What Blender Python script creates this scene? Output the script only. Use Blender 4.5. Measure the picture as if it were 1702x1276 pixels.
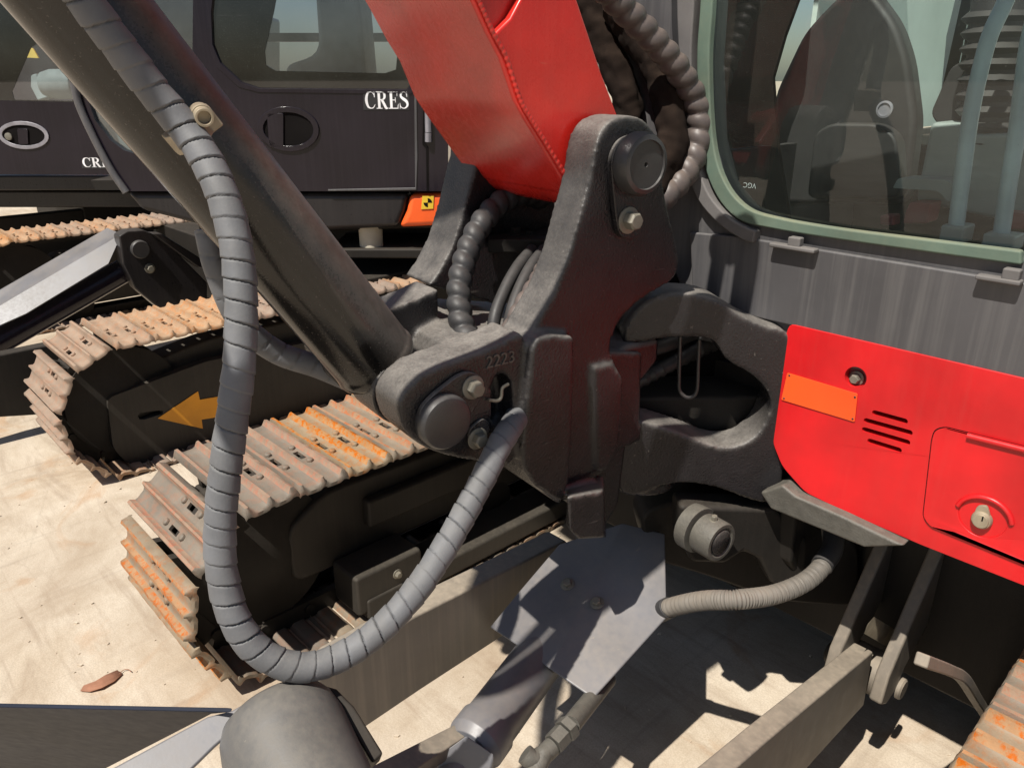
import bpy, bmesh, math, random
from mathutils import Vector as V, Matrix
from mathutils.geometry import tessellate_polygon
random.seed(7)
S = bpy.context.scene
for o in list(bpy.data.objects): bpy.data.objects.remove(o)
COL = S.collection
# ------------------------------------------------------------------ camera
FPX, CX, CY = 1278.0, 851.0, 638.0
PITCH = math.atan(508 / 1278); AZ = math.radians(43.4)
CAM = V((0, 0, 1.6))
H = V((-math.cos(AZ), math.sin(AZ), 0)); RT = V((H.y, -H.x, 0)); ZU = V((0, 0, 1))
FW = H * math.cos(PITCH) - ZU * math.sin(PITCH); UP = H * math.sin(PITCH) + ZU * math.cos(PITCH)
cd = bpy.data.cameras.new('camera'); cam = bpy.data.objects.new('camera', cd); COL.objects.link(cam)
cd.sensor_width = 36; cd.lens = FPX / 1702 * 36; cd.clip_start = 0.05; cd.clip_end = 2000
cam.location = CAM; cam.rotation_euler = (math.pi / 2 - PITCH, 0, math.atan2(-H.x, H.y))
S.camera = cam
# ------------------------------------------------------------------ light
SUN = V((0.10, -0.61, 1)).normalized()
w = bpy.data.worlds.new('World'); S.world = w; w.use_nodes = True
nt = w.node_tree; bg = nt.nodes['Background']; bg.inputs[1].default_value = 0.055
sk = nt.nodes.new('ShaderNodeTexSky'); sk.sky_type = 'NISHITA'; sk.sun_disc = False
sk.sun_elevation = math.asin(SUN.z); sk.sun_rotation = math.atan2(SUN.x, SUN.y)
nt.links.new(sk.outputs[0], bg.inputs[0])
sl = bpy.data.lights.new('sun', 'SUN'); sl.energy = 5.0; sl.angle = math.radians(0.53); sl.color = (1, 0.95, 0.87)
so = bpy.data.objects.new('sun', sl); COL.objects.link(so)
so.rotation_euler = SUN.to_track_quat('Z', 'Y').to_euler(); so.location = (0, -3, 8)
S.view_settings.view_transform = 'Standard'; S.view_settings.look = 'None'
S.view_settings.exposure = 0.4; S.view_settings.gamma = 1; S.view_settings.use_curve_mapping = False

# ------------------------------------------------------------------ materials
def nm(name):
    m = bpy.data.materials.new(name); m.use_nodes = True
    return m, m.node_tree.nodes, m.node_tree.links, m.node_tree.nodes['Principled BSDF']
def noise(N, L, scale, detail=6, rough=.6, vec=None, dist=0):
    n = N.new('ShaderNodeTexNoise'); n.inputs['Scale'].default_value = scale; n.inputs['Detail'].default_value = detail
    n.inputs['Roughness'].default_value = rough; n.inputs['Distortion'].default_value = dist
    if vec is not None: L.new(vec, n.inputs['Vector'])
    return n.outputs['Fac']
def ramp(N, L, fac, stops):
    r = N.new('ShaderNodeValToRGB'); el = r.color_ramp.elements
    while len(el) < len(stops): el.new(0.5)
    for e, (p, c) in zip(el, stops):
        e.position = p; e.color = (c, c, c, 1) if not isinstance(c, (tuple, list)) else (*c, 1)
    L.new(fac, r.inputs[0]); return r.outputs[0]
def mix(N, L, fac, a, b):
    m = N.new('ShaderNodeMix'); m.data_type = 'RGBA'
    if isinstance(fac, float): m.inputs[0].default_value = fac
    else: L.new(fac, m.inputs[0])
    for s, x in ((6, a), (7, b)):
        if isinstance(x, (tuple, list)): m.inputs[s].default_value = (*x, 1)
        else: L.new(x, m.inputs[s])
    return m.outputs[2]
def mth(N, L, op, a, b=0.0):
    m = N.new('ShaderNodeMath'); m.operation = op; m.use_clamp = False
    for i, x in enumerate((a, b)):
        if isinstance(x, (int, float)): m.inputs[i].default_value = x
        else: L.new(x, m.inputs[i])
    return m.outputs[0]
def wpos(N, L, sc=(1, 1, 1)):
    g = N.new('ShaderNodeNewGeometry')
    mp = N.new('ShaderNodeMapping'); mp.inputs['Scale'].default_value = sc
    L.new(g.outputs['Position'], mp.inputs['Vector'])
    return mp.outputs[0], g
def metal(name, base, rough=.35, dust=(.3, .27, .22), damt=.5, up=.6, nscale=9, bump=.0, bscale=400, spec=.5, streak=0.0, speck=0.0, coat=0, metallic=0.0, rust=None, ramt=0.4, scr=0.0, objvar=0.0, bdist=.002):
    """painted steel: clean paint, settled dust on upward faces, blotchy dirt, vertical rain streaks, fine cast grain"""
    m, N, L, B = nm(name)
    p, g = wpos(N, L)
    n1 = noise(N, L, nscale, 8, .65, p)
    n2 = noise(N, L, nscale * 9, 5, .6, p)
    sx = N.new('ShaderNodeSeparateXYZ'); L.new(g.outputs['Normal'], sx.inputs[0])
    upf = ramp(N, L, sx.outputs['Z'], [(0.0, 0), (1.0, 1)])
    f = mth(N, L, 'MULTIPLY', upf, up)
    f = mth(N, L, 'ADD', f, damt * .5)
    b = ramp(N, L, n1, [(.3, 0), (.72, 1)])
    b = mth(N, L, 'MULTIPLY', b, 1.0)
    f = mth(N, L, 'MULTIPLY', f, mth(N, L, 'ADD', mth(N, L, 'MULTIPLY', b, .55), .45))
    f = mth(N, L, 'MULTIPLY', f, mth(N, L, 'ADD', n2, .45))
    if streak:
        ps, _ = wpos(N, L, (45, 45, 1.2))
        st = ramp(N, L, noise(N, L, 1.6, 5, .6, ps), [(.45, 0), (.75, 1)])
        f = mth(N, L, 'ADD', f, mth(N, L, 'MULTIPLY', st, streak))
    if speck:
        v = N.new('ShaderNodeTexNoise'); v.inputs['Scale'].default_value = 260; v.inputs['Detail'].default_value = 2
        L.new(p, v.inputs['Vector'])
        sp = ramp(N, L, v.outputs[0], [(.66, 0), (.72, 1)])
        f = mth(N, L, 'ADD', f, mth(N, L, 'MULTIPLY', sp, speck))
    c = N.new('ShaderNodeClamp'); L.new(f, c.inputs[0]); f = c.outputs[0]
    n3 = noise(N, L, nscale * .7, 4, .5, p)
    var = ramp(N, L, n3, [(.3, tuple(x * .75 for x in base)), (.7, tuple(min(1, x * 1.2) for x in base))])
    col = mix(N, L, f, var, dust)
    if rust:
        rr = ramp(N, L, noise(N, L, nscale * 1.7, 9, .7, p), [(.48, 0), (.62, 1)])
        col = mix(N, L, mth(N, L, 'MULTIPLY', rr, ramt), col, rust)
    if scr:
        for k, (sc_, rot_) in enumerate((((3, 90, 40), .5), ((60, 4, 70), -.4))):
            mp_ = N.new('ShaderNodeMapping'); mp_.inputs['Scale'].default_value = sc_; mp_.inputs['Rotation'].default_value = (rot_, rot_ * .7, rot_); L.new(g.outputs['Position'], mp_.inputs[0])
            sf = ramp(N, L, noise(N, L, 2.2, 3, .5, mp_.outputs[0], .4), [(.70, 0), (.735, 1)])
            gate = ramp(N, L, noise(N, L, 5 + 3 * k, 3, .6, p), [(.5, 0), (.62, 1)])
            col = mix(N, L, mth(N, L, 'MULTIPLY', mth(N, L, 'MULTIPLY', sf, gate), scr), col, dust)
        chip = ramp(N, L, noise(N, L, 75, 4, .75, p), [(.72, 0), (.74, 1)])
        col = mix(N, L, mth(N, L, 'MULTIPLY', chip, scr), col, (.05, .035, .03))
    if objvar:
        oi = N.new('ShaderNodeObjectInfo'); hs = N.new('ShaderNodeHueSaturation')
        L.new(mth(N, L, 'ADD', mth(N, L, 'MULTIPLY', oi.outputs['Random'], objvar), 1 - objvar * .6), hs.inputs['Value']); L.new(mth(N, L, 'ADD', mth(N, L, 'MULTIPLY', oi.outputs['Random'], .5), .7), hs.inputs['Saturation']); L.new(col, hs.inputs['Color']); col = hs.outputs[0]
    L.new(col, B.inputs['Base Color'])
    r = mth(N, L, 'ADD', mth(N, L, 'MULTIPLY', f, .55), mth(N, L, 'ADD', mth(N, L, 'MULTIPLY', n2, .16), rough - .08))
    L.new(r, B.inputs['Roughness'])
    B.inputs['Specular IOR Level'].default_value = spec; B.inputs['Metallic'].default_value = metallic
    B.inputs['Coat Weight'].default_value = coat; B.inputs['Coat Roughness'].default_value = .12
    if bump:
        bn = N.new('ShaderNodeBump'); bn.inputs['Strength'].default_value = bump; bn.inputs['Distance'].default_value = bdist
        L.new(noise(N, L, bscale, 3, .6, p), bn.inputs['Height']); L.new(bn.outputs[0], B.inputs['Normal'])
    return m
M = {}
M['cast'] = metal('black_cast_paint', (.013, .012, .014), .23, (.25, .23, .205), .05, .95, 22, .5, 230, .42, speck=.05, scr=.35, bdist=.003)
M['black'] = metal('black_paint', (.013, .012, .014), .28, (.15, .13, .11), .10, .35, 8, .05, 300, .35, streak=.05)
M['barrel'] = metal('cylinder_black_paint', (.012, .011, .010), .16, (.20, .17, .145), .0, 1.7, 22, .08, 300, .5, speck=.22, scr=.2)
M['gloss'] = metal('gloss_black_body', (.011, .008, .013), .13, (.10, .09, .10), .03, .2, 4, 0, 1, .32, streak=.05)
M['grey'] = metal('grey_cab_paint', (.066, .064, .068), .40, (.19, .18, .17), .2, .4, 4, .04, 300, .5, streak=.28)
M['red'] = metal('red_paint', (.57, .016, .011), .24, (.62, .10, .07), .14, .16, 9, .05, 60, .5, streak=.07, scr=.45, coat=.3)
M['redpanel'] = metal('red_panel_paint', (.58, .007, .011), .33, (.42, .075, .055), .08, .1, 9, .02, 60, .5, streak=.08, speck=.08, scr=.2)
M['orange'] = metal('orange_paint', (.75, .10, .015), .38, (.7, .2, .1), .05, .1, 5)
M['sticker'] = metal('orange_sticker', (.85, .085, .012), .45, (.8, .12, .04), .02, 0, 4)
M['arrow'] = metal('amber_arrow_paint', (.72, .30, .01), .5, (.5, .3, .1), .05, .05, 5)
M['steel'] = metal('worn_track_steel', (.17, .14, .105), .48, (.31, .235, .155), .4, .35, 18, .4, 240, .45, rust=(.30, .115, .04), ramt=.5, objvar=.45)
M['rust'] = metal('rusty_grouser_edge', (.27, .16, .09), .62, (.38, .24, .14), .5, .3, 34, .5, 200, .3, rust=(.40, .10, .022), ramt=.9, objvar=.35)
M['steelb'] = metal('brown_track_steel', (.27, .18, .115), .58, (.42, .29, .19), .5, .35, 18, .35, 260, .35, rust=(.38, .16, .065), ramt=.6, objvar=.45)
M['dark'] = metal('dark_undercarriage', (.011, .010, .009), .5, (.09, .075, .06), .22, .45, 9, .2, 200, .2, streak=.05)
M['arm'] = metal('dusty_blade_arm', (.10, .09, .078), .36, (.30, .25, .19), .55, .7, 4, .06, 200, .5, streak=.3)
M['cover'] = metal('grey_cover_plate', (.105, .113, .135), .33, (.33, .27, .2), .16, .35, 7, .03, 200, .6, scr=.35)
M['drum'] = metal('scuffed_grey_drum', (.058, .062, .070), .36, (.24, .21, .165), .25, .5, 9, .08, 300, .5, speck=.06, scr=.6)
M['frame'] = metal('dusty_track_frame', (.020, .018, .016), .48, (.10, .085, .065), .35, .4, 12, .2, 200, .3, streak=.15)
M['blade_shade'] = metal('navy_blade_shade', (.012, .016, .028), .5, (.06, .06, .07), .06, .2, 5, 0, 1, .12)  # dark navy carries the shade on the blade's overhanging part
M['bolt'] = metal('zinc_bolt', (.16, .155, .13), .45, (.3, .25, .18), .4, .3, 60, .1, 300, .5, metallic=.3)
M['brass'] = metal('yellow_zinc_clamp', (.34, .295, .21), .42, (.35, .26, .18), .5, .3, 50, .1, 300, .5, metallic=.35)
M['pin'] = metal('dark_pin_steel', (.02, .02, .022), .3, (.15, .14, .13), .35, .5, 18, .12, 300, .5)
M['hose'] = metal('grey_spiral_guard', (.105, .110, .122), .48, (.24, .23, .21), .3, .45, 22, .15, 350, .4, speck=.05)
M['hosetan'] = metal('dusty_spiral_hose', (.05, .046, .05), .36, (.30, .22, .165), .42, .3, 6, .05, 200, .5)
M['rubber'] = metal('black_rubber', (.022, .022, .024), .4, (.12, .11, .10), .2, .4, 12, .05, 300, .4)
M['conduit'] = metal('grey_corrugated_conduit', (.12, .115, .105), .5, (.24, .19, .14), .5, .3, 9, 0, 1, .4)
M['dusty'] = metal('dusty_dark_casting', (.06, .058, .052), .40, (.19, .17, .135), .45, .4, 70, .5, 220, .5)
M['cloth'] = metal('brown_black_cloth', (.010, .007, .006), .95, (.045, .03, .021), .35, .5, 14, .6, 500, .1)
M['seal'] = metal('green_window_seal', (.085, .135, .11), .5, (.22, .21, .13), .5, .6, 12, .1, 200, .3)
M['trim'] = metal('rubber_window_trim', (.12, .115, .115), .6, (.2, .18, .16), .4, .4, 14, .1, 200, .3)
M['lever'] = metal('blue_grey_lever', (.34, .45, .49), .25, (.3, .33, .33), .3, .3, 14, 0, 1, .6)
M['console'] = metal('pale_grey_console', (.27, .32, .31), .5, (.3, .32, .28), .3, .3, 8)
M['inner'] = metal('pale_cab_lining', (.58, .68, .63), .5, (.45, .48, .42), .2, .3, 4)
M['vinyl'] = metal('black_vinyl', (.018, .017, .018), .5, (.07, .06, .05), .3, .3, 8)
M['maroon'] = metal('maroon_floor_part', (.22, .02, .03), .5, (.2, .1, .08), .3, .3, 8)
M['cream'] = metal('cream_post', (.55, .5, .4), .5, (.5, .42, .3), .3, .3, 8)
M['white'] = metal('white_lettering', (.78, .77, .78), .5, (.6, .58, .55), .1, .1, 8)
M['yellow'] = metal('yellow_label', (.75, .5, .03), .5, (.6, .45, .1), .1, .1, 8)
M['leaf'] = metal('dry_brown_leaf', (.26, .12, .075), .8, (.4, .22, .14), .4, .2, 60, .3, 90, .2)
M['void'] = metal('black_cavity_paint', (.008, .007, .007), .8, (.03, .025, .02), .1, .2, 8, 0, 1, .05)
M['chrome'] = metal('hinge_grey_metal', (.30, .29, .32), .35, (.3, .3, .3), .1, .2, 20, metallic=.4)
def glass(name, tint, refl=.10, haze=.06, hcol=(.5, .55, .5)):
    m, N, L, B = nm(name); N.remove(B)
    out = [n for n in N if n.type == 'OUTPUT_MATERIAL'][0]
    t = N.new('ShaderNodeBsdfTransparent'); t.inputs[0].default_value = (*tint, 1)
    g = N.new('ShaderNodeBsdfGlossy'); g.inputs['Roughness'].default_value = .02
    lw = N.new('ShaderNodeFresnel'); lw.inputs[0].default_value = 1.5
    a = N.new('ShaderNodeMixShader'); L.new(mth(N, L, 'ADD', lw.outputs[0], refl - .04), a.inputs[0]); L.new(t.outputs[0], a.inputs[1]); L.new(g.outputs[0], a.inputs[2])
    p, _ = wpos(N, L)
    d = N.new('ShaderNodeBsdfDiffuse'); d.inputs[0].default_value = (*hcol, 1)
    sp = ramp(N, L, noise(N, L, 330, 2, .6, p), [(.66, 0), (.78, .32)])
    bl = ramp(N, L, noise(N, L, 3, 6, .65, p), [(.35, haze * .3), (.75, haze * 2)])
    b = N.new('ShaderNodeMixShader'); L.new(mth(N, L, 'MAXIMUM', sp, bl), b.inputs[0]); L.new(a.outputs[0], b.inputs[1]); L.new(d.outputs[0], b.inputs[2])
    L.new(b.outputs[0], out.inputs[0]); return m
M['glass'] = glass('dusty_green_cab_glass', (.84, .92, .88), .05, .02, (.4, .45, .4))
M['glassd'] = glass('dark_tinted_glass', (.06, .06, .065), .08, .012)
M['glassp'] = glass('pale_side_glass', (.50, .55, .57), .14, .05, (.45, .5, .5))
def ground_mat():
    m, N, L, B = nm('pale_stained_concrete')
    p, g = wpos(N, L)
    a = noise(N, L, 1.6, 10, .68, p, .6)
    base = ramp(N, L, a, [(.28, (.28, .205, .14)), (.42, (.47, .39, .295)), (.58, (.58, .505, .405)), (.8, (.46, .39, .30))])
    mp = N.new('ShaderNodeMapping'); mp.inputs['Scale'].default_value = (1.2, 11, 1); mp.inputs['Rotation'].default_value = (0, 0, math.radians(38)); L.new(g.outputs['Position'], mp.inputs[0])
    s = ramp(N, L, noise(N, L, 1.5, 9, .7, mp.outputs[0], .5), [(.5, 0), (.72, 1)])
    base = mix(N, L, mth(N, L, 'MULTIPLY', s, .6), base, (.27, .20, .145))
    mp2 = N.new('ShaderNodeMapping'); mp2.inputs['Scale'].default_value = (14, 1, 1); mp2.inputs['Rotation'].default_value = (0, 0, math.radians(-20)); L.new(g.outputs['Position'], mp2.inputs[0])
    s2 = ramp(N, L, noise(N, L, 1.2, 8, .65, mp2.outputs[0], .3), [(.56, 0), (.70, 1)])
    base = mix(N, L, mth(N, L, 'MULTIPLY', s2, .35), base, (.20, .165, .14))
    r = ramp(N, L, noise(N, L, 2.1, 6, .6, p, 1.5), [(.60, 0), (.70, 1)])
    base = mix(N, L, mth(N, L, 'MULTIPLY', r, .5), base, (.42, .24, .12))
    ag = noise(N, L, 210, 3, .7, p)
    base = mix(N, L, mth(N, L, 'MULTIPLY', ramp(N, L, ag, [(.42, 1), (.58, 0)]), .22), base, (.20, .155, .11))
    vc = N.new('ShaderNodeTexVoronoi'); vc.feature = 'DISTANCE_TO_EDGE'; vc.inputs['Scale'].default_value = 1.1; L.new(p, vc.inputs['Vector'])
    ck = ramp(N, L, mth(N, L, 'ADD', vc.outputs['Distance'], mth(N, L, 'MULTIPLY', noise(N, L, 9, 6, .7, p), .02)), [(.010, 1), (.016, 0)])
    base = mix(N, L, mth(N, L, 'MULTIPLY', ck, .12), base, (.15, .115, .08))
    dk = ramp(N, L, noise(N, L, 120, 4, .7, p), [(.68, 0), (.78, 1)])
    base = mix(N, L, mth(N, L, 'MULTIPLY', dk, .35), base, (.12, .09, .07))
    big = ramp(N, L, noise(N, L, .9, 7, .7, p, 1.0), [(.46, 0), (.66, 1)])
    base = mix(N, L, mth(N, L, 'MULTIPLY', big, .6), base, (.30, .225, .155))
    L.new(base, B.inputs['Base Color']); B.inputs['Roughness'].default_value = .8; B.inputs['Specular IOR Level'].default_value = .25
    bn = N.new('ShaderNodeBump'); bn.inputs['Strength'].default_value = .35; bn.inputs['Distance'].default_value = .004
    L.new(noise(N, L, 60, 8, .7, p), bn.inputs['Height']); L.new(bn.outputs[0], B.inputs['Normal'])
    return m
M['ground'] = ground_mat()

# ------------------------------------------------------------------ geometry helpers
WL = {}
def ray(u, v): return FW + RT * ((u - CX) / FPX) - UP * ((v - CY) / FPX)
def D(u, v, t): return CAM + ray(u, v) * t
def onplane(u, v, P, Nn):
    d = ray(u, v); return CAM + d * ((P - CAM).dot(Nn) / d.dot(Nn))
def atX(u, v, x): return onplane(u, v, V((x, 0, 0)), V((1, 0, 0)))
def atY(u, v, y): return onplane(u, v, V((0, y, 0)), V((0, 1, 0)))
def atZ(u, v, z): return onplane(u, v, V((0, 0, z)), V((0, 0, 1)))
def thing(name, label, cat, loc, group=None):
    o = bpy.data.objects.new(name, None); COL.objects.link(o); o.empty_display_size = .2
    o.location = loc; o['label'] = label; o['category'] = cat
    if group: o['group'] = group
    WL[o.name] = V(loc); return o
def put(name, vf, mat, parent=None, bevel=0, smooth=True, ang=38, label=None, seg=2):
    vs, fs = vf
    vs = [V(p) for p in vs]
    lo = V([min(p[i] for p in vs) for i in range(3)]); hi = V([max(p[i] for p in vs) for i in range(3)])
    c = (lo + hi) / 2
    me = bpy.data.meshes.new(name); me.from_pydata([p - c for p in vs], [], fs); me.update()
    bm = bmesh.new(); bm.from_mesh(me); bmesh.ops.recalc_face_normals(bm, faces=bm.faces); bm.to_mesh(me); bm.free()
    mats = mat if isinstance(mat, list) else [mat]
    for x in mats: me.materials.append(x)
    if smooth:
        me.polygons.foreach_set('use_smooth', [True] * len(me.polygons)); me.set_sharp_from_angle(angle=math.radians(ang))
    o = bpy.data.objects.new(name, me); COL.objects.link(o)
    WL[o.name] = c
    if parent is not None:
        o.parent = parent; o.location = c - WL[parent.name]
    else: o.location = c
    if bevel:
        b = o.modifiers.new('bevel', 'BEVEL'); b.width = bevel; b.segments = seg; b.limit_method = 'ANGLE'; b.angle_limit = math.radians(28); b.harden_normals = smooth
    if label: o['label'] = label
    return o
def join(*parts):
    vs, fs = [], []
    for a, b in parts:
        k = len(vs); vs += list(a); fs += [tuple(i + k for i in f) for f in b]
    return vs, fs
def prism(pts, off, holes=()):
    """closed solid from a planar outline, pushed through by vector off; holes are inner outlines"""
    pts = [V(p) for p in pts]; off = V(off)
    if not holes:
        n = len(pts); vs = pts + [p + off for p in pts]
        fs = [tuple(range(n)), tuple(range(2 * n - 1, n - 1, -1))]
        fs += [(i, i + n, (i + 1) % n + n, (i + 1) % n) for i in range(n)]
        return vs, fs
    loops = [pts] + [[V(p) for p in h] for h in holes]
    flat = [p for l in loops for p in l]; n = len(flat)
    tri = tessellate_polygon(loops)
    vs = flat + [p + off for p in flat]
    fs = [tuple(t) for t in tri] + [tuple(i + n for i in reversed(t)) for t in tri]
    k = 0
    for l in loops:
        m = len(l)
        fs += [(k + i, k + i + n, k + (i + 1) % m + n, k + (i + 1) % m) for i in range(m)]
        k += m
    return vs, fs
def rnd(pts, r, n=4):
    """round the corners of an outline (list of Vectors)"""
    out = []; m = len(pts)
    for i in range(m):
        a, b, c = V(pts[i - 1]), V(pts[i]), V(pts[(i + 1) % m])
        d1 = (a - b); d2 = (c - b); k = min(r, d1.length * .45, d2.length * .45)
        p1 = b + d1.normalized() * k; p2 = b + d2.normalized() * k
        for j in range(n + 1):
            t = j / n; out.append((p1 * (1 - t) + b * t) * (1 - t) + (b * (1 - t) + p2 * t) * t)
    return out
def spline(pts, n=10):
    pts = [V(p) for p in pts]; out = []
    P = [pts[0] * 2 - pts[1]] + pts + [pts[-1] * 2 - pts[-2]]
    for i in range(1, len(P) - 2):
        for j in range(n):
            t = j / n; a, b, c, d = P[i - 1], P[i], P[i + 1], P[i + 2]
            out.append(.5 * ((2 * b) + (c - a) * t + (2 * a - 5 * b + 4 * c - d) * t * t + (3 * b - a - 3 * c + d) * t ** 3))
    out.append(pts[-1]); return out
def resample(path, step):
    out = [path[0]]; acc = 0
    for a, b in zip(path, path[1:]):
        l = (b - a).length; s = step - acc
        while s <= l:
            out.append(a.lerp(b, s / l)); s += step
        acc = l - (s - step)
    return out
def tube(path, rad, seg=20, cap=True, phase=None):
    """rad: number or f(arclength, angle)"""
    path = [V(p) for p in path]; n = len(path)
    T = [(path[min(i + 1, n - 1)] - path[max(i - 1, 0)]).normalized() for i in range(n)]
    u = T[0].orthogonal().normalized(); vs, fs = [], []; s = 0
    for i in range(n):
        if i: s += (path[i] - path[i - 1]).length
        u = (u - T[i] * u.dot(T[i])).normalized(); w_ = T[i].cross(u)
        for j in range(seg):
            a = 2 * math.pi * j / seg; r = rad(s, a) if callable(rad) else rad
            vs.append(path[i] + (u * math.cos(a) + w_ * math.sin(a)) * r)
    for i in range(n - 1):
        for j in range(seg):
            fs.append((i * seg + j, i * seg + (j + 1) % seg, (i + 1) * seg + (j + 1) % seg, (i + 1) * seg + j))
    if cap: fs += [tuple(range(seg - 1, -1, -1)), tuple(range((n - 1) * seg, n * seg))]
    return vs, fs
def lathe(c, axis, prof, seg=32, up=None):
    """prof: list of (radius, distance along axis)"""
    axis = V(axis).normalized(); u = axis.orthogonal().normalized() if up is None else V(up); w_ = axis.cross(u); c = V(c)
    vs, fs = [], []
    for r, d in prof:
        for j in range(seg):
            a = 2 * math.pi * j / seg; vs.append(c + axis * d + (u * math.cos(a) + w_ * math.sin(a)) * r)
    n = len(prof)
    for i in range(n - 1):
        for j in range(seg): fs.append((i * seg + j, i * seg + (j + 1) % seg, (i + 1) * seg + (j + 1) % seg, (i + 1) * seg + j))
    fs += [tuple(range(seg - 1, -1, -1)), tuple(range((n - 1) * seg, n * seg))]
    return vs, fs
def disc(c, ax, r, h, b=None, seg=32):
    b = b if b is not None else min(r * .12, h * .4)
    return lathe(c, ax, [(r, 0), (r, h - b), (r - b * .3, h - b * .3), (r - b, h)], seg)
def box(a, b):
    x0, y0, z0 = a; x1, y1, z1 = b
    vs = [(x, y, z) for x in (x0, x1) for y in (y0, y1) for z in (z0, z1)]
    return [V(p) for p in vs], [(0, 1, 3, 2), (4, 6, 7, 5), (0, 4, 5, 1), (2, 3, 7, 6), (0, 2, 6, 4), (1, 5, 7, 3)]
def obox(c, ax, ay, az, sx, sy, sz):
    c = V(c); vs = []
    for i in (-.5, .5):
        for j in (-.5, .5):
            for k in (-.5, .5): vs.append(c + V(ax) * sx * i + V(ay) * sy * j + V(az) * sz * k)
    return vs, [(0, 1, 3, 2), (4, 6, 7, 5), (0, 4, 5, 1), (2, 3, 7, 6), (0, 2, 6, 4), (1, 5, 7, 3)]
def hexbolt(name, c, ax, r, h, parent, mat=None, washer=True, rot=.3):
    """hex head with chamfered top on a washer"""
    ax = V(ax).normalized(); u = ax.orthogonal().normalized(); u = Matrix.Rotation(rot, 3, ax) @ u
    parts = []
    z0 = 0
    if washer: parts.append(disc(V(c), ax, r * 1.5, r * .22, seg=24)); z0 = r * .22
    parts.append(lathe(V(c), ax, [(r, z0), (r, z0 + h * .82), (r * .86, z0 + h)], 6, u))
    parts.append(lathe(V(c), ax, [(r * .80, z0 + h * .98), (r * .74, z0 + h * 1.03)], 16, u))
    return put(name, join(*parts), mat or M['bolt'], parent, 0.0006, ang=25)
def remesh(o, vox, it=6):
    r = o.modifiers.new('remesh', 'REMESH'); r.mode = 'VOXEL'; r.voxel_size = vox; r.use_smooth_shade = True
    s = o.modifiers.new('smooth', 'SMOOTH'); s.factor = .5; s.iterations = it
def circ(c, ax, r, n=24, a0=0, a1=2 * math.pi, up=None, ry=None):
    ax = V(ax).normalized(); u = V(up) if up is not None else ax.orthogonal().normalized(); w_ = ax.cross(u)
    full = abs(a1 - a0 - 2 * math.pi) < 1e-6
    return [V(c) + u * math.cos(a0 + (a1 - a0) * i / (n if full else n - 1)) * r + w_ * math.sin(a0 + (a1 - a0) * i / (n if full else n - 1)) * (ry or r) for i in range(n)]
def text_mesh(txt, size, depth):
    c = bpy.data.curves.new('t', 'FONT'); c.body = txt; c.size = size; c.extrude = depth; c.align_x = 'CENTER'; c.align_y = 'CENTER'
    o = bpy.data.objects.new('t', c); COL.objects.link(o); bpy.context.view_layer.update()
    me = bpy.data.meshes.new_from_object(o.evaluated_get(bpy.context.evaluated_depsgraph_get()))
    vs = [v.co.copy() for v in me.vertices]; fs = [tuple(p.vertices) for p in me.polygons]
    bpy.data.objects.remove(o); return vs, fs
def orient(vf, c, ax, ay):
    ax = V(ax).normalized(); ay = V(ay).normalized(); az = ax.cross(ay)
    return [V(c) + ax * p[0] + ay * p[1] + az * p[2] for p in map(V, vf[0])], vf[1]

# ================================================================== SETTING
g = put('ground', ([V((-400, -400, 0)), V((400, -400, 0)), V((400, 400, 0)), V((-400, 400, 0))], [(0, 1, 2, 3)]), M['ground'], smooth=False)
g['kind'] = 'structure'

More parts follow.
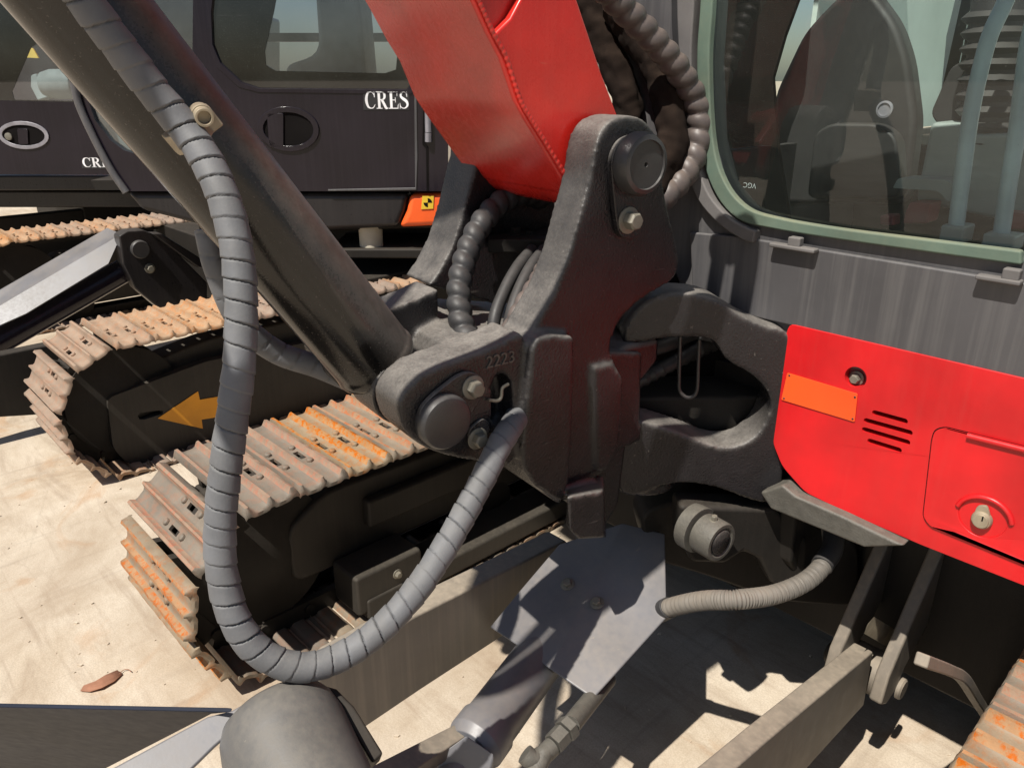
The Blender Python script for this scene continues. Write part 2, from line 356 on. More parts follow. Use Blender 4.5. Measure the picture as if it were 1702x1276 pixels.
# ================================================================== TRACKS
def shoe_mesh(name, w, pitch, seed, smat):
    """triple-grouser steel shoe: local x = width, y = travel, z = outward; slots, holes and bolt heads are real"""
    h, th = .019, .010
    ys = []; prof = []
    L = pitch * 1.01
    key = [(0, 0), (.05, .9), (.11, 1), (.17, .15), (.215, 0), (.265, 0), (.33, 0), (.40, 0), (.45, .2), (.485, .95), (.53, .95), (.58, .2), (.63, 0), (.695, 0), (.745, 0), (.80, 0), (.85, .15), (.90, .95), (.96, .95), (1.0, .1)]
    for a, z in key: ys.append((a - .5) * L); prof.append(z * h)
    xs = [-.5, -.485, -.42, -.39, -.26, -.17, -.13, -.115, -.05, -.02, -.005, .06, .16, .26, .39, .42, .485, .5]
    nx, ny = len(xs), len(ys)
    holes = set()
    for ix in range(nx - 1):
        xc = (xs[ix] + xs[ix + 1]) / 2
        for iy in range(ny - 1):
            yc = key[iy][0]
            if -.13 < xc < -.02 and .21 < yc < .33: holes.add((ix, iy))
            if -.115 < xc < -.005 and .64 < yc < .75: holes.add((ix, iy))
            if .39 < abs(xc) < .42 and (.27 < yc < .33 or .75 < yc < .80): holes.add((ix, iy))
    vs = []; fs = []
    rng = random.Random(seed)
    for z0 in (0, -th):
        for ix in range(nx):
            ed = 1 if 0 < ix < nx - 1 else .35
            for iy in range(ny):
                xx = xs[ix] * w; z = prof[iy] * ed + z0
                if ix in (0, nx - 1): z -= .006
                vs.append(V((xx, ys[iy], z + rng.uniform(-.0012, .0012) * (prof[iy] > .01))))
    idx = lambda k, ix, iy: k * nx * ny + ix * ny + iy
    for ix in range(nx - 1):
        for iy in range(ny - 1):
            if (ix, iy) in holes: continue
            fs.append((idx(0, ix, iy), idx(0, ix + 1, iy), idx(0, ix + 1, iy + 1), idx(0, ix, iy + 1)))
            fs.append((idx(1, ix, iy), idx(1, ix, iy + 1), idx(1, ix + 1, iy + 1), idx(1, ix + 1, iy)))
            for (dx, dy, e) in ((-1, 0, ((ix, iy), (ix, iy + 1))), (1, 0, ((ix + 1, iy), (ix + 1, iy + 1))), (0, -1, ((ix, iy), (ix + 1, iy))), (0, 1, ((ix, iy + 1), (ix + 1, iy + 1)))):
                q = (ix + dx, iy + dy)
                if q in holes or not (0 <= q[0] < nx - 1 and 0 <= q[1] < ny - 1):
                    fs.append((idx(0, *e[0]), idx(0, *e[1]), idx(1, *e[1]), idx(1, *e[0])))
    nb = len(fs)
    me = bpy.data.meshes.new(name)
    for bx, by in ((-.19, -.25), (.035, -.25), (-.175, .23), (.05, .23)):
        if 1:
            b = lathe((bx * w, by * L, 0), (0, 0, 1), [(.0105, -.001), (.0105, .007), (.008, .009)], 6)
            k = len(vs); vs += b[0]; fs += [tuple(i + k for i in f) for f in b[1]]
    me.from_pydata(vs, [], fs); me.update()
    bm = bmesh.new(); bm.from_mesh(me); bmesh.ops.recalc_face_normals(bm, faces=bm.faces); bm.to_mesh(me); bm.free()
    for m_ in smat: me.materials.append(m_)
    for p in me.polygons:
        p.use_smooth = True
        zc = max(me.vertices[i].co.z for i in p.vertices); zm = min(me.vertices[i].co.z for i in p.vertices)
        if zc > h * .85 and zm > h * .12 and len(p.vertices) == 4 and p.index < nb: p.material_index = 1
    me.set_sharp_from_angle(angle=math.radians(50))
    return me
def track(parent, x0, x1, y0, length, top, pitch, mats, name='crawler_track', k0=0.0, sag=.0):
    """x0..x1 width span, y0 front of loop, top = height of the shoe plate's face"""
    r = top / 2; w = abs(x1 - x0); xc = (x0 + x1) / 2
    ya = y0 + r; yb = y0 + length - r
    run = yb - ya; rc = r - .05; per = 2 * run + 2 * math.pi * rc; n = round(per / pitch); p = per / n
    def at(s, rr=r):
        s %= per
        if s < run: return V((xc, yb - s, r + rr - sag * math.sin(math.pi * s / run))), math.pi, s     # top run travelling forward
        s -= run
        if s < math.pi * rc:
            a = s / rc; return V((xc, ya - math.sin(a) * rr, r + math.cos(a) * rr)), math.pi + a, s
        s -= math.pi * rc
        if s < run: return V((xc, ya + s, r - rr)), 2 * math.pi, s
        s -= run; a = s / rc
        return V((xc, yb + math.sin(a) * rr, r - math.cos(a) * rr)), a, s
    # link chain as the part's own mesh: two rows of link plates and a bush per pitch
    parts = []
    rows = (-.055, .055)
    for i in range(n):
        a, th, _ = at((i + k0) * p, r - .04)
        t = V((0, math.cos(th), math.sin(th))); nn = V((0, t.z, -t.y)) * 1
        for q in rows:
            parts.append(obox(a + V((q, 0, 0)), V((1, 0, 0)), t, nn, .026, p * 1.0, .06))
        a2, th2, _ = at((i + k0 + .5) * p, r - .045)
        parts.append(lathe(a2 - V((.075, 0, 0)), (1, 0, 0), [(.016, 0), (.016, .15)], 10))
    tr = put(name, join(*parts), M['dark'], parent)
    me = shoe_mesh('track_shoe', w, p, 3, mats)
    for i in range(n):
        a, th, _ = at((i + k0) * p, r - .008)
        o = bpy.data.objects.new('track_shoe', me); COL.objects.link(o); o.parent = tr; o.location = a - WL[tr.name]
        # local y -> tangent, local z -> outward
        t = V((0, math.cos(th), math.sin(th))); zl = V((0, a.y, a.z)) - V((0, min(max(a.y, ya), yb), r)); zl.normalize()
        xl = t.cross(zl)
        tw = random.uniform(-.012, .012)
        o.rotation_euler = (Matrix((xl, t, zl)).transposed() @ Matrix.Rotation(tw, 3, 'X')).to_euler()
    return tr, ya, yb, r
def frame_parts(parent, xf, ya, yb, r, plate):
    """idler, sprocket, rollers and side plate of one track frame, facing +x at xf"""
    put('idler_wheel', join(lathe((xf - .2, ya, r), (1, 0, 0), [(r * .80, 0), (r * .80, .05), (r * .72, .06), (r * .72, .10), (r * .80, .11), (r * .80, .16), (r * .45, .165), (r * .2, .19)], 40)), M['dark'], parent)
    put('sprocket', join(lathe((xf - .2, yb, r), (1, 0, 0), [(r * .80, 0), (r * .80, .1), (r * .45, .14), (r * .4, .2)], 26)), M['dark'], parent)
    for i in range(4):
        y = ya + .34 + (yb - ya - .6) * i / 3
        put('track_roller', lathe((xf - .22, y, .12), (1, 0, 0), [(.075, 0), (.075, .06), (.05, .065), (.05, .12), (.075, .125), (.075, .2), (.03, .21)], 24), M['dark'], parent)
    return put('track_frame', plate, M['frame'], parent, .012)

# ================================================================== EXCAVATOR (red, near)
EX = thing('excavator', 'red excavator with black swing post nearest the camera, red panel under its cab window', 'excavator', (-.95, 1.9, 0))
steel = [M['steel'], M['rust']]
tr, ya, yb, r = track(EX, -1.72, -2.20, .495, 2.9, .565, .152, steel, k0=.35)
frm = frame_parts(EX, -1.86, ya, yb, r, join(
    prism(rnd([V((-1.88, y, z)) for y, z in ((.86, .16), (2.9, .16), (3.0, .3), (2.85, .40), (1.0, .43), (.86, .35))], .05), (-.16, 0, 0)),
    prism([V((-1.735, y, z)) for y, z in ((.99, .05), (1.24, .05), (1.24, .19), (.99, .19))], (-.14, 0, 0)), prism([V((-1.728, y, z)) for y, z in ((1.02, .025), (3.05, .025), (3.05, .10), (1.02, .10))], (-.16, 0, 0)),
    prism([V((-1.845, y, z)) for y, z in ((1.12, .26), (2.8, .25), (2.8, .36), (1.12, .36))], (-.04, 0, 0))))
hexbolt('bolt', V((-1.735, 1.14, .14)), (1, 0, 0), .011, .012, frm)
track(EX, .30, -.19, .495, 2.9, .565, .152, steel, k0=.1)
frame_parts(EX, .14, ya, yb, r, prism(rnd([V((.10, y, z)) for y, z in ((.86, .12), (2.9, .12), (3.0, .3), (2.85, .43), (1.0, .43), (.86, .35))], .05), (-.16, 0, 0)))
# car body between the tracks
put('car_body', join(
    box((-1.75, 1.75, .22), (.02, 2.6, .60)),
    prism([V((-1.60, y, z)) for y, z in ((1.85, .60), (1.85, .34), (2.0, .30), (2.0, .66))], (1.45, 0, 0)),
    lathe((-.9, 2.15, .55), (0, 0, 1), [(.55, 0), (.55, .16)], 40)), M['dark'], EX, .01)
# ---- upper frame (dark belly behind the swing bracket)
put('upper_frame', join(
    box((-1.60, 1.62, .74), (.35, 3.4, .98)),
    box((-.60, 1.44, .80), (.35, 1.70, 1.14)),
    box((-1.75, 1.75, .9), (-.98, 3.4, 1.32))), M['dark'], EX, .01)
# ---- post frame of reference (swung 8 degrees)
A8 = math.radians(-8)
PX = V((math.cos(A8), math.sin(A8), 0)); PF = V((math.sin(A8), -math.cos(A8), 0))
def W(a, f, z): return PX * a + PF * f + ZU * z
def onp(u, v, c): return onplane(u, v, PX * c, PX)
CR = -.98            # outer face of the right cheek
def chaikin(p, n=2):
    for _ in range(n):
        q = []
        for i in range(len(p)):
            a, b = p[i], p[(i + 1) % len(p)]
            q += [(a[0] * .75 + b[0] * .25, a[1] * .75 + b[1] * .25), (a[0] * .25 + b[0] * .75, a[1] * .25 + b[1] * .75)]
        p = q
    return p
def outl(px, c): return [onp(u, v, c) for u, v in px]
cheek = [(1048, 190), (1078, 202), (1094, 232), (1098, 285), (1110, 345), (1126, 410), (1131, 445), (1118, 468), (1080, 488), (1046, 514), (1022, 545), (1014, 580), (1022, 606), (1036, 630), (1032, 690), (1030, 742), (1012, 770), (960, 800), (885, 800), (868, 770), (866, 600), (885, 545), (905, 515), (930, 468), (950, 410), (968, 345), (982, 296), (990, 245), (1002, 212), (1022, 196)]
lug = [(664, 690), (672, 716), (700, 742), (740, 757), (800, 768), (872, 775), (880, 545), (842, 566), (800, 585), (745, 603), (700, 622), (672, 650), (662, 672)]
col = [(866, 600), (1036, 632), (1032, 700), (1028, 745), (1008, 782), (960, 815), (930, 838), (885, 806), (866, 770)]
nub = [(935, 835), (960, 805), (1003, 790), (1005, 893), (960, 896), (940, 880)]
slot = [(818, 640), (826, 624), (840, 622), (850, 634), (853, 660), (852, 700), (838, 722), (818, 700)]
slab = [(884, 580), (894, 562), (915, 556), (955, 560), (953, 700), (946, 800), (934, 836), (890, 808), (872, 782), (868, 740), (876, 660)]
rim = [(988, 610), (1020, 606), (1036, 632), (1032, 700), (1028, 745), (1010, 780), (992, 786)]
def loft(a, b):
    n = len(a); return list(a) + list(b), [tuple(range(n)), tuple(range(2 * n - 1, n - 1, -1))] + [(i, i + n, (i + 1) % n + n, (i + 1) % n) for i in range(n)]
nub = loft(outl([(942, 826), (1003, 815), (1005, 893), (960, 896), (946, 880)], CR + .050), outl([(945, 800), (1003, 782), (1008, 893), (960, 896), (940, 870)], CR - .08))
pv = [prism(outl(chaikin(cheek), CR), PX * -.075),
      prism(outl(chaikin(lug), CR + .012), PX * -.085, [outl(slot, CR + .012)]),
      prism(outl(col, CR - .012), PX * -.30), prism(outl(slab, CR + .028), PX * -.1), prism(outl(rim, CR + .008), PX * -.1), nub]
# left cheek: same profile seen through the gap, mirrored position
LC = CR - .345
def fz(u, v, c=CR):
    q = onp(u, v, c); return q.dot(PF), q.z
ch = [fz(*p) for p in cheek if p[1] < 600]
lch = [W(LC, f, z) for f, z in ch]
lf = [(f, z) for f, z in [fz(*p) for p in lug]]
pv.append(prism(lch, PX * -.105))
wl = [fz(u, v, -1.13) for u, v in ((738, 606), (752, 578), (785, 560), (830, 556), (880, 556), (1000, 560), (1000, 700), (900, 740), (850, 740), (800, 700), (742, 650))]
pv.append(prism([W(CR - .03, f, z) for f, z in wl], PX * -.44))
lg2 = [(f + .01, z + .01) for f, z in lf]
pv.append(prism([W(LC + .065, f, z) for f, z in lg2], PX * -.085))
post = put('swing_post', join(*pv), M['cast'], EX)
remesh(post, .0045, 4)
# rib and pads on the dark face of the column
# lower pin, its keeper plate, bolts
pl = CR + .0125
keep = rnd(outl([(690, 720), (692, 678), (712, 655), (755, 622), (775, 614), (795, 622), (800, 645), (790, 668), (768, 700), (750, 735), (715, 742)], pl), .02)
kp = put('keeper_plate', prism(keep, PX * .010), M['cast'], post, .002)
put('pivot_pin', lathe(onp(731, 695, pl), PX, [(.045, 0), (.045, .020), (.041, .026), (.034, .028)], 40), M['pin'], kp, 0)
hexbolt('bolt', onp(780, 640, pl) + PX * .010, PX, .0135, .016, kp)
hexbolt('bolt', onp(790, 726, pl) + PX * .006, PX, .0125, .014, kp)
put('bracket_tab', prism(rnd(outl([(775, 738), (776, 712), (800, 692), (812, 702), (806, 740), (790, 750)], pl), .008), PX * .006), M['cast'], post, .0015)
put('spring_clip', tube(spline([onp(u, v, pl + .004) for u, v in ((812, 664), (826, 666), (833, 660), (835, 645), (845, 638))], 6), .003, 10), M['bolt'], post)
dg = text_mesh('2223', .029, .0013)
put('casting_number', orient(dg, onp(832, 598, CR + .0130), PF * -1, (ZU * .98 + PF * .0 + PX * 0).normalized()), M['dusty'], post, 0, ang=30)
# upper pin and keeper
kp2 = put('keeper_plate', prism(rnd(outl([(1010, 300), (1008, 262), (1022, 232), (1046, 222), (1074, 228), (1090, 256), (1092, 296), (1080, 350), (1068, 385), (1045, 398), (1022, 392), (1016, 360)], CR + .001), .03), PX * .012), M['cast'], post, .002)
put('pivot_pin', lathe(onp(1057, 272, CR + .013), PX, [(.052, 0), (.052, .016), (.047, .026), (.040, .028), (.039, .024), (.004, .024), (.003, .018)], 48), M['pin'], kp2)
hexbolt('bolt', onp(1044, 366, CR + .013), PX, .0155, .02, kp2)
# ---- boom
bc = CR - .085
def bf(u, v): return onp(u, v, bc)
side = [(1058, 330), (1020, 345), (975, 338), (942, 322), (900, 250), (866, 195), (848, 166), (822, 95), (814, 68), (826, 52), (848, 30), (880, -30), (905, -90), (925, -90), (960, 0), (1000, 120), (1030, 200), (1090, 255), (1085, 300)]
bm_ = put('boom', join(
    prism([bf(*p) for p in side], PX * -.018),
    prism([bf(*p) + PX * -.262 for p in side], PX * -.018)), M['red'], EX, .005)
fr = [(942, 322), (900, 255), (864, 198), (846, 166), (822, 96), (800, 55), (770, -10), (720, -110)]
frl = [(945, 326), (903, 262), (868, 206), (850, 172), (826, 104), (803, 62), (774, -2), (725, -110)]
def strip(edge, x0, x1, thick):
    vs, fs = [], []
    n = len(edge)
    for k, (dx, dd) in enumerate(((x0, 0), (x1, 0), (x1, thick), (x0, thick))):
        for p in edge: vs.append(bf(*p) + PX * dx + (PF * -dd))
    for k in range(4):
        for i in range(n - 1): fs.append((k * n + i, k * n + i + 1, ((k + 1) % 4) * n + i + 1, ((k + 1) % 4) * n + i))
    fs += [(0, n, 2 * n, 3 * n), (n - 1, 4 * n - 1, 3 * n - 1, 2 * n - 1)]
    return vs, fs
put('belly_plate', strip(fr, .012, -.315, .02), M['red'], bm_, .004)
put('weld_bead', tube(resample(spline([bf(*p) + PX * .013 - PF * .012 for p in fr], 8), .0025), lambda s, a: .0042 + .0005 * math.sin(s * 700 + 3 * math.sin(s * 37)), 10), M['red'], bm_, ang=80)
put('foot_tube', lathe(W(bc - .012, *fz(1050, 275)), PX * -1, [(.085, 0), (.085, .256)], 40), M['red'], bm_)
put('foot_plate', prism([bf(*p) + PX * -.02 for p in [(942, 322), (975, 338), (1060, 330), (1085, 300), (1000, 200), (870, 205)]], PX * -.24), M['red'], bm_, .01)
put('cross_tube', tube([bf(840, 20) + PX * -.018, bf(840, 20) + PX * -.262], .05, 28), M['red'], bm_)
put('inner_plate', prism([bf(*p) + PX * -.05 for p in [(860, 60), (845, -60), (900, -120), (950, 0), (990, 130), (900, 120)]], PX * -.17), M['red'], bm_, .004)
# the boom carries on up and forward, out of the picture
up_o = [(-.64, 1.76), (-.10, 2.60), (.35, 3.28), (.40, 3.50), (.05, 3.50), (-.50, 2.50), (-.86, 1.76)]
put('boom_section', prism([W(bc + .002, f, z) for f, z in up_o], PX * -.284), M['red'], bm_, .006)
for r_, pts in ((.018, ((-.945, -.95, 1.80), (-.89, -.80, 2.02), (-.83, -.45, 2.12), (-.79, .0, 2.12), (-.76, .4, 2.3), (-1.0, .45, 3.2))), (.026, ((-.915, -.95, 1.82), (-.83, -.82, 2.00), (-.77, -.45, 2.06), (-.74, .0, 2.10), (-.72, .4, 2.25), (-1.0, .5, 3.1)))):
    put('boom_hose', tube(spline([W(*p) for p in pts], 12), r_, 14), M['rubber'], EX)
# ---- boom cylinder
cA = W(-1.19, -.560, 1.115); cdv = (W(-1.19, -.19, 1.692) - W(-1.19, -.571, 1.116)).normalized()
bar = put('boom_cylinder', lathe(cA + cdv * .012, cdv, [(.060, -.008), (.068, -.004), (.0755, .006), (.0775, .014), (.0755, .022), (.0748, .03), (.0748, 1.25), (.05, 1.26), (.042, 1.265), (.042, 2.2)], 56), M['barrel'], EX, 0)
put('cylinder_eye', join(lathe(W(-1.115, -.566, 1.095), PX * -1, [(.062, 0), (.062, .10)], 32)), M['cast'], bar, .004)
cl = D(312, 222, .985)
sv = cdv.cross((CAM - cl).normalized()).normalized(); nv = sv.cross(cdv).normalized()
if nv.dot(CAM - cl) < 0: nv = -nv
put('hose_clamp', join(
    prism([cl + sv * a + nv * b - cdv * .016 for a, b in ((-.028, -.03), (-.026, .0), (-.018, .020), (0, .027), (.019, .022), (.027, .008), (.043, .006), (.043, -.004), (.043, -.03))], cdv * .028)), M['brass'], bar, .002)
q = D(340, 196, .955)
put('clamp_nut', join(lathe(q - nv * .04, nv, [(.014, 0), (.014, .026), (.0115, .026), (.0115, .041), (.008, .041), (.008, .03)], 24)), M['brass'], bar, .0008)
# ---- main spiral-guarded hose
hp = [(60, -120, .86), (100, -60, .872), (140, 0, .885), (200, 80, .915), (258, 155, .945), (308, 215, .965), (342, 265, .968), (370, 325, .968), (392, 405, .972), (401, 500, .978), (398, 600, .985), (387, 690, .992), (375, 780, 1.0), (366, 870, 1.01), (369, 950, 1.02), (391, 1030, 1.03), (432, 1083, 1.045), (492, 1108, 1.062), (555, 1096, 1.085), (622, 1054, 1.11), (688, 985, 1.14), (745, 900, 1.18), (795, 810, 1.22), (830, 740, 1.250), (850, 708, 1.285), (872, 672, 1.36)]
path = resample(spline([D(*p) for p in hp], 14), .0012)
PIT = .0265
def wrap(s, a):
    f = (s / PIT + .10 * math.sin(s * 17) + .05 * math.sin(s * 41) + a / (2 * math.pi)) % 1.0
    base = .0200 + .0015 * f
    if f > .925: base -= .0034 + .0014 * math.sin(s * 29)
    return base + .0003 * math.sin(s * 90 + a * 2)
put('hydraulic_hose', tube(path, wrap, 30), M['hose'], EX, ang=75)
# second guarded hose going behind the boom cylinder
hp2 = [(345, 380, 1.25), (362, 450, 1.27), (400, 535, 1.32), (460, 585, 1.38), (530, 610, 1.42), (600, 640, 1.46)]
path = resample(spline([D(*p) for p in hp2], 14), .003)
put('hydraulic_hose', tube(path, lambda s, a: .0215 - (.003 if (s / .035 + a / 6.283) % 1 > .94 else 0), 20), M['hose'], EX, ang=75)
def beaded(pts, r, pit, mat, par, seg=20):
    path = resample(spline([D(*p) for p in pts], 12), pit / 9)
    def f(s, a):
        x = (s / pit + a / (2 * math.pi)) % 1
        return r * (.74 + .26 * abs(math.sin(math.pi * x)) ** .55)
    return put('beaded_hose', tube(path, f, seg), mat, par, ang=80)
beaded([(985, -45, 1.34), (1005, -20, 1.36), (1042, 20, 1.40), (1085, 66, 1.44), (1124, 112, 1.48), (1152, 160, 1.52), (1163, 205, 1.54), (1157, 250, 1.55), (1137, 292, 1.55), (1107, 325, 1.54), (1075, 352, 1.53), (1030, 390, 1.5)], .0265, .033, M['hosetan'], EX)
beaded([(900, 330, 1.62), (872, 322, 1.58), (835, 335, 1.55), (800, 372, 1.52), (775, 425, 1.5), (763, 482, 1.48), (768, 540, 1.46), (790, 580, 1.44)], .025, .031, M['rubber'], EX)
beaded([(905, 440, 1.46), (890, 470, 1.42), (868, 505, 1.40), (850, 540, 1.40), (830, 590, 1.40)], .016, .028, M['hosetan'], EX)
for pts in ([(885, 415, 1.55), (860, 445, 1.5), (838, 485, 1.47), (822, 530, 1.45), (818, 590, 1.45)], [(905, 415, 1.53), (882, 445, 1.49), (862, 485, 1.46), (848, 530, 1.44), (840, 590, 1.44)]):
    put('rubber_hose', tube(spline([D(*p) for p in pts], 12), .0125, 16), M['rubber'], EX)
# sleeved hoses behind the boom
from mathutils import noise as MN
def sleeve(pts, r, sd):
    path = resample(spline([D(*p) for p in pts], 12), .005)
    def f(s, a):
        q = V((math.cos(a) * 1.3 + sd * 7, math.sin(a) * 1.3, s * 26 + math.sin(a + sd) * .8))
        return r * (1 + .24 * MN.noise(q) + .10 * MN.noise(q * 2.7) - .10 * abs(MN.noise(V((sd, math.cos(a) * .5, s * 48)))))
    put('hose_sleeve', tube(path, f, 30), M['cloth'], EX, ang=80)
sleeve([(960, -30, 1.62), (985, 20, 1.62), (1010, 80, 1.62), (1035, 140, 1.62), (1045, 190, 1.63), (1040, 260, 1.64)], .032, 1)
sleeve([(1025, 10, 1.57), (1065, 70, 1.56), (1096, 120, 1.55), (1112, 180, 1.54), (1116, 230, 1.54), (1095, 290, 1.54), (1070, 340, 1.54)], .033, 2)
# manifold plate with bolts inside the post
mpl = put('manifold_plate', obox(D(880, 398, 1.62), RT, H, ZU, .17, .14, .028), M['dark'], EX, .004)
for u, v, s in ((857, 386, .014), (880, 392, .008), (902, 397, .014)):
    hexbolt('bolt', D(u, v, 1.60) + ZU * -.004, ZU, s * .8, .012, mpl, M['dark'])
# ---- swing bracket joined to the upper frame
bP = V((-.66, 1.40, 1.0)); bN = V((.74, -.67, 0)).normalized()
def ob(u, v): return onplane(u, v, bP, bN)
outer = [(1035, 548), (1055, 515), (1090, 491), (1130, 485), (1182, 492), (1225, 520), (1262, 540), (1312, 548), (1330, 600), (1320, 700), (1300, 800), (1292, 832), (1262, 838), (1200, 812), (1150, 802), (1100, 806), (1040, 830), (1022, 800), (1020, 700), (1060, 698), (1095, 708), (1140, 722), (1185, 742), (1225, 744), (1262, 722), (1282, 682), (1281, 655), (1252, 622), (1206, 600), (1195, 576), (1182, 563), (1150, 561), (1090, 563), (1035, 578)]
br = put('swing_bracket', join(prism([ob(*p) for p in chaikin(outer)], bN * -.085),
     lathe(ob(1060, 530) - bN * .10 - ZU * .03, ZU, [(.075, 0), (.075, .075)], 36), lathe(ob(1075, 800) - bN * .09 - ZU * .04, ZU, [(.085, 0), (.085, .10)], 36)), M['cast'], EX)
remesh(br, .005, 4)
put('shade_block', prism([V((x, y, .79)) for x, y in ((-1.08, 1.16), (-.95, 1.22), (-.70, 1.50), (-.70, 1.85), (-1.2, 1.85))], (0, 0, .17)), M['dark'], EX, .008)  # block added behind the bracket to shade the ground below
put('swing_pin_boss', prism([onp(u, v, CR - .04) for u, v in ((1000, 610), (1040, 575), (1098, 563), (1096, 600), (1074, 628), (1052, 650), (1046, 720), (1030, 840), (1005, 880), (985, 830), (985, 640))], PX * -.20), M['cast'], EX, .012)
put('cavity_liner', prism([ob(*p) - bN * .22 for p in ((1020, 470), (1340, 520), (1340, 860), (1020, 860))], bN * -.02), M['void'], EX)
put('rubber_hose', tube(spline([ob(u, v) - bN * d for u, v, d in ((1010, 640, .10), (1070, 620, .11), (1130, 608, .13), (1180, 600, .17), (1230, 590, .2))], 8), .016, 14), M['rubber'], EX)
put('rubber_hose', tube(spline([ob(u, v) - bN * d for u, v, d in ((1020, 690, .10), (1080, 664, .11), (1140, 640, .13), (1200, 625, .17), (1240, 620, .2))], 8), lambda s, a: .019 * (.9 + .1 * math.sin(s * 300)), 14), M['rubber'], EX)
put('wire_guard', tube(spline([ob(u, v) - bN * .06 for u, v in ((1142, 575), (1140, 640), (1141, 668), (1156, 680), (1170, 668), (1173, 620), (1175, 580))], 8), .004, 10), M['pin'], EX)
# ---- cab front
YC = 1.40
def cy(u, v, dy=0): return atY(u, v, YC + dy)
def xz(x, z, dy=0): return V((x, YC + dy, z))
pA = [cy(985, -160), cy(1000, 60), cy(1060, 330), cy(1128, 470), cy(1130, 560)]
zb0 = cy(1235, 512).z; xr = .40
zs = cy(1400, 412).z
inner = [(1188, -160), (1184, 0), (1178, 100), (1184, 232), (1203, 305), (1240, 350), (1296, 370), (1400, 388), (1520, 404), (1702, 428)]
fr_o = pA + [V((xr, YC, zb0))] + [V((xr, YC, cy(1702, 428).z))] + [cy(*p) for p in reversed(inner)]
cabf = put('cab_frame', join(prism(fr_o, (0, .06, 0)),
     box((-1.02, YC + .065, .98), (-.96, 2.9, 1.42)), box((-1.02, YC + .065, 2.4), (.45, 1.95, 2.46)), box((-1.02, 2.86, 2.4), (.45, 2.95, 2.46)), box((-1.02, 1.95, 2.4), (-.9, 2.86, 2.46)),  # opening made in the roof to let sun onto the lining
     box((-1.02, YC + .065, 1.42), (-.965, YC + .10, 2.4)), box((-1.02, 2.88, .98), (.45, 2.94, 1.42))), M['grey'], EX, .006)
sill = put('sill_panel', prism([xz(cy(1236, 392).x, cy(1236, 392).z, -.012), xz(xr, cy(1236, 392).z - .006, -.012), xz(xr, zb0 - .01, -.012), xz(cy(1232, 510).x, zb0 - .01, -.012), cy(1150, 480, -.012), cy(1146, 386, -.012)], (0, .011, 0)), M['grey'], cabf, .004)
def ring(outer, inner_, y0, y1):
    n = len(outer); vs = []
    for pts, dy in ((outer, y0), (inner_, y0), (inner_, y1), (outer, y1)):
        vs += [cy(*p) + V((0, dy, 0)) for p in pts]
    fs = []
    for k in range(4):
        for i in range(n - 1): fs.append((k * n + i, k * n + i + 1, ((k + 1) % 4) * n + i + 1, ((k + 1) % 4) * n + i))
    fs += [(0, n, 2 * n, 3 * n), (n - 1, 4 * n - 1, 3 * n - 1, 2 * n - 1)]
    return vs, fs
def dens(pts, n=5):
    a = spline([V((p[0], p[1], 0)) for p in pts], n); return [(p.x, p.y) for p in a]
s_o = dens([(1174, -160), (1170, 0), (1164, 100), (1170, 235), (1190, 312), (1230, 362), (1290, 379), (1400, 397), (1520, 414), (1702, 439)])
s_i = dens([(1194, -160), (1191, 0), (1185, 100), (1191, 230), (1210, 300), (1246, 343), (1300, 361), (1400, 378), (1520, 393), (1702, 415)])
put('window_seal', ring(s_o, s_i, -.014, .004), M['seal'], cabf, .004)
t_o = dens([(1140, -160), (1136, 0), (1140, 110), (1146, 240), (1164, 318), (1200, 366), (1240, 394), (1262, 402)])
t_i = dens([(1168, -160), (1165, 0), (1160, 100), (1165, 236), (1184, 312), (1218, 356), (1250, 376), (1266, 381)])
put('window_trim', ring(t_o, t_i, -.024, .004), M['trim'], cabf, .005)
t_o2 = dens([(1122, -160), (1120, 0), (1124, 110), (1128, 200)]); t_i2 = dens([(1136, -160), (1132, 0), (1135, 110), (1139, 200)])
put('rubber_bead', ring(t_o2, t_i2, -.010, .004), M['rubber'], cabf, .003)
gl = [cy(*p, .012) for p in [(1180, -160), (1178, 0), (1172, 100), (1178, 235), (1198, 310), (1236, 356), (1294, 376), (1400, 394), (1702, 436)]]
gl += [V((.5, YC + .012, gl[-1].z)), V((.5, YC + .012, 2.3))]
win = put('window', (gl, [tuple(range(len(gl)))]), M['glass'], cabf, smooth=False)
vg = text_mesh('VGC', .014, .0002)
put('glass_mark', orient(vg, cy(1246, 308, .0105), (-1, 0, 0), (0, 0, -1)), M['console'], win)
for u0, u1, v0, v1 in ((1284, 1360, 400, 408), (1626, 1702, 452, 462)):
    a, b = cy(u0, v0, -.02), cy(u1, v1, -.02)
    put('window_clip', join(box((a.x, YC - .034, a.z - .010), (b.x, YC - .012, a.z - .002)), box((a.x + .035, YC - .03, a.z - .004), (a.x + .06, YC - .012, a.z + .014))), M['trim'], cabf, .003)
# cab interior
back = [V((-.96, 2.85, .98)), V((.45, 2.85, .98)), V((.45, 2.85, 2.4)), V((-.96, 2.85, 2.4))]
def yb_(u, v, y=2.85): return atY(u, v, y)
hw = [yb_(u, v) for u, v in ((1552, 205), (1606, 205), (1616, 0), (1622, -70), (1570, -70))]
put('rear_lining', prism(back, (0, .02, 0), [hw]), M['inner'], cabf)
sh = [atX(u, v, -.955) for u, v in ((1553, 203), (1608, 205), (1618, 0), (1626, -40), (1590, -40), (1566, 60))]
put('side_lining', join(prism([V((-.955, y, z)) for y, z in ((1.86, 1.46), (2.84, 1.46), (2.84, 2.39), (1.86, 2.39))], (.012, 0, 0), [sh]), box((-.962, 2.05, 2.05), (-.945, 2.12, 2.39))), M['inner'], cabf)
put('door_post', box((-.955, 1.47, .98), (-.93, 2.84, 1.455)), M['vinyl'], cabf)
put('cab_floor', join(box((-.95, 1.48, .96), (.45, 2.84, 1.0)), box((-.93, 2.2, 1.0), (.45, 2.84, 1.44))), M['dark'], cabf)
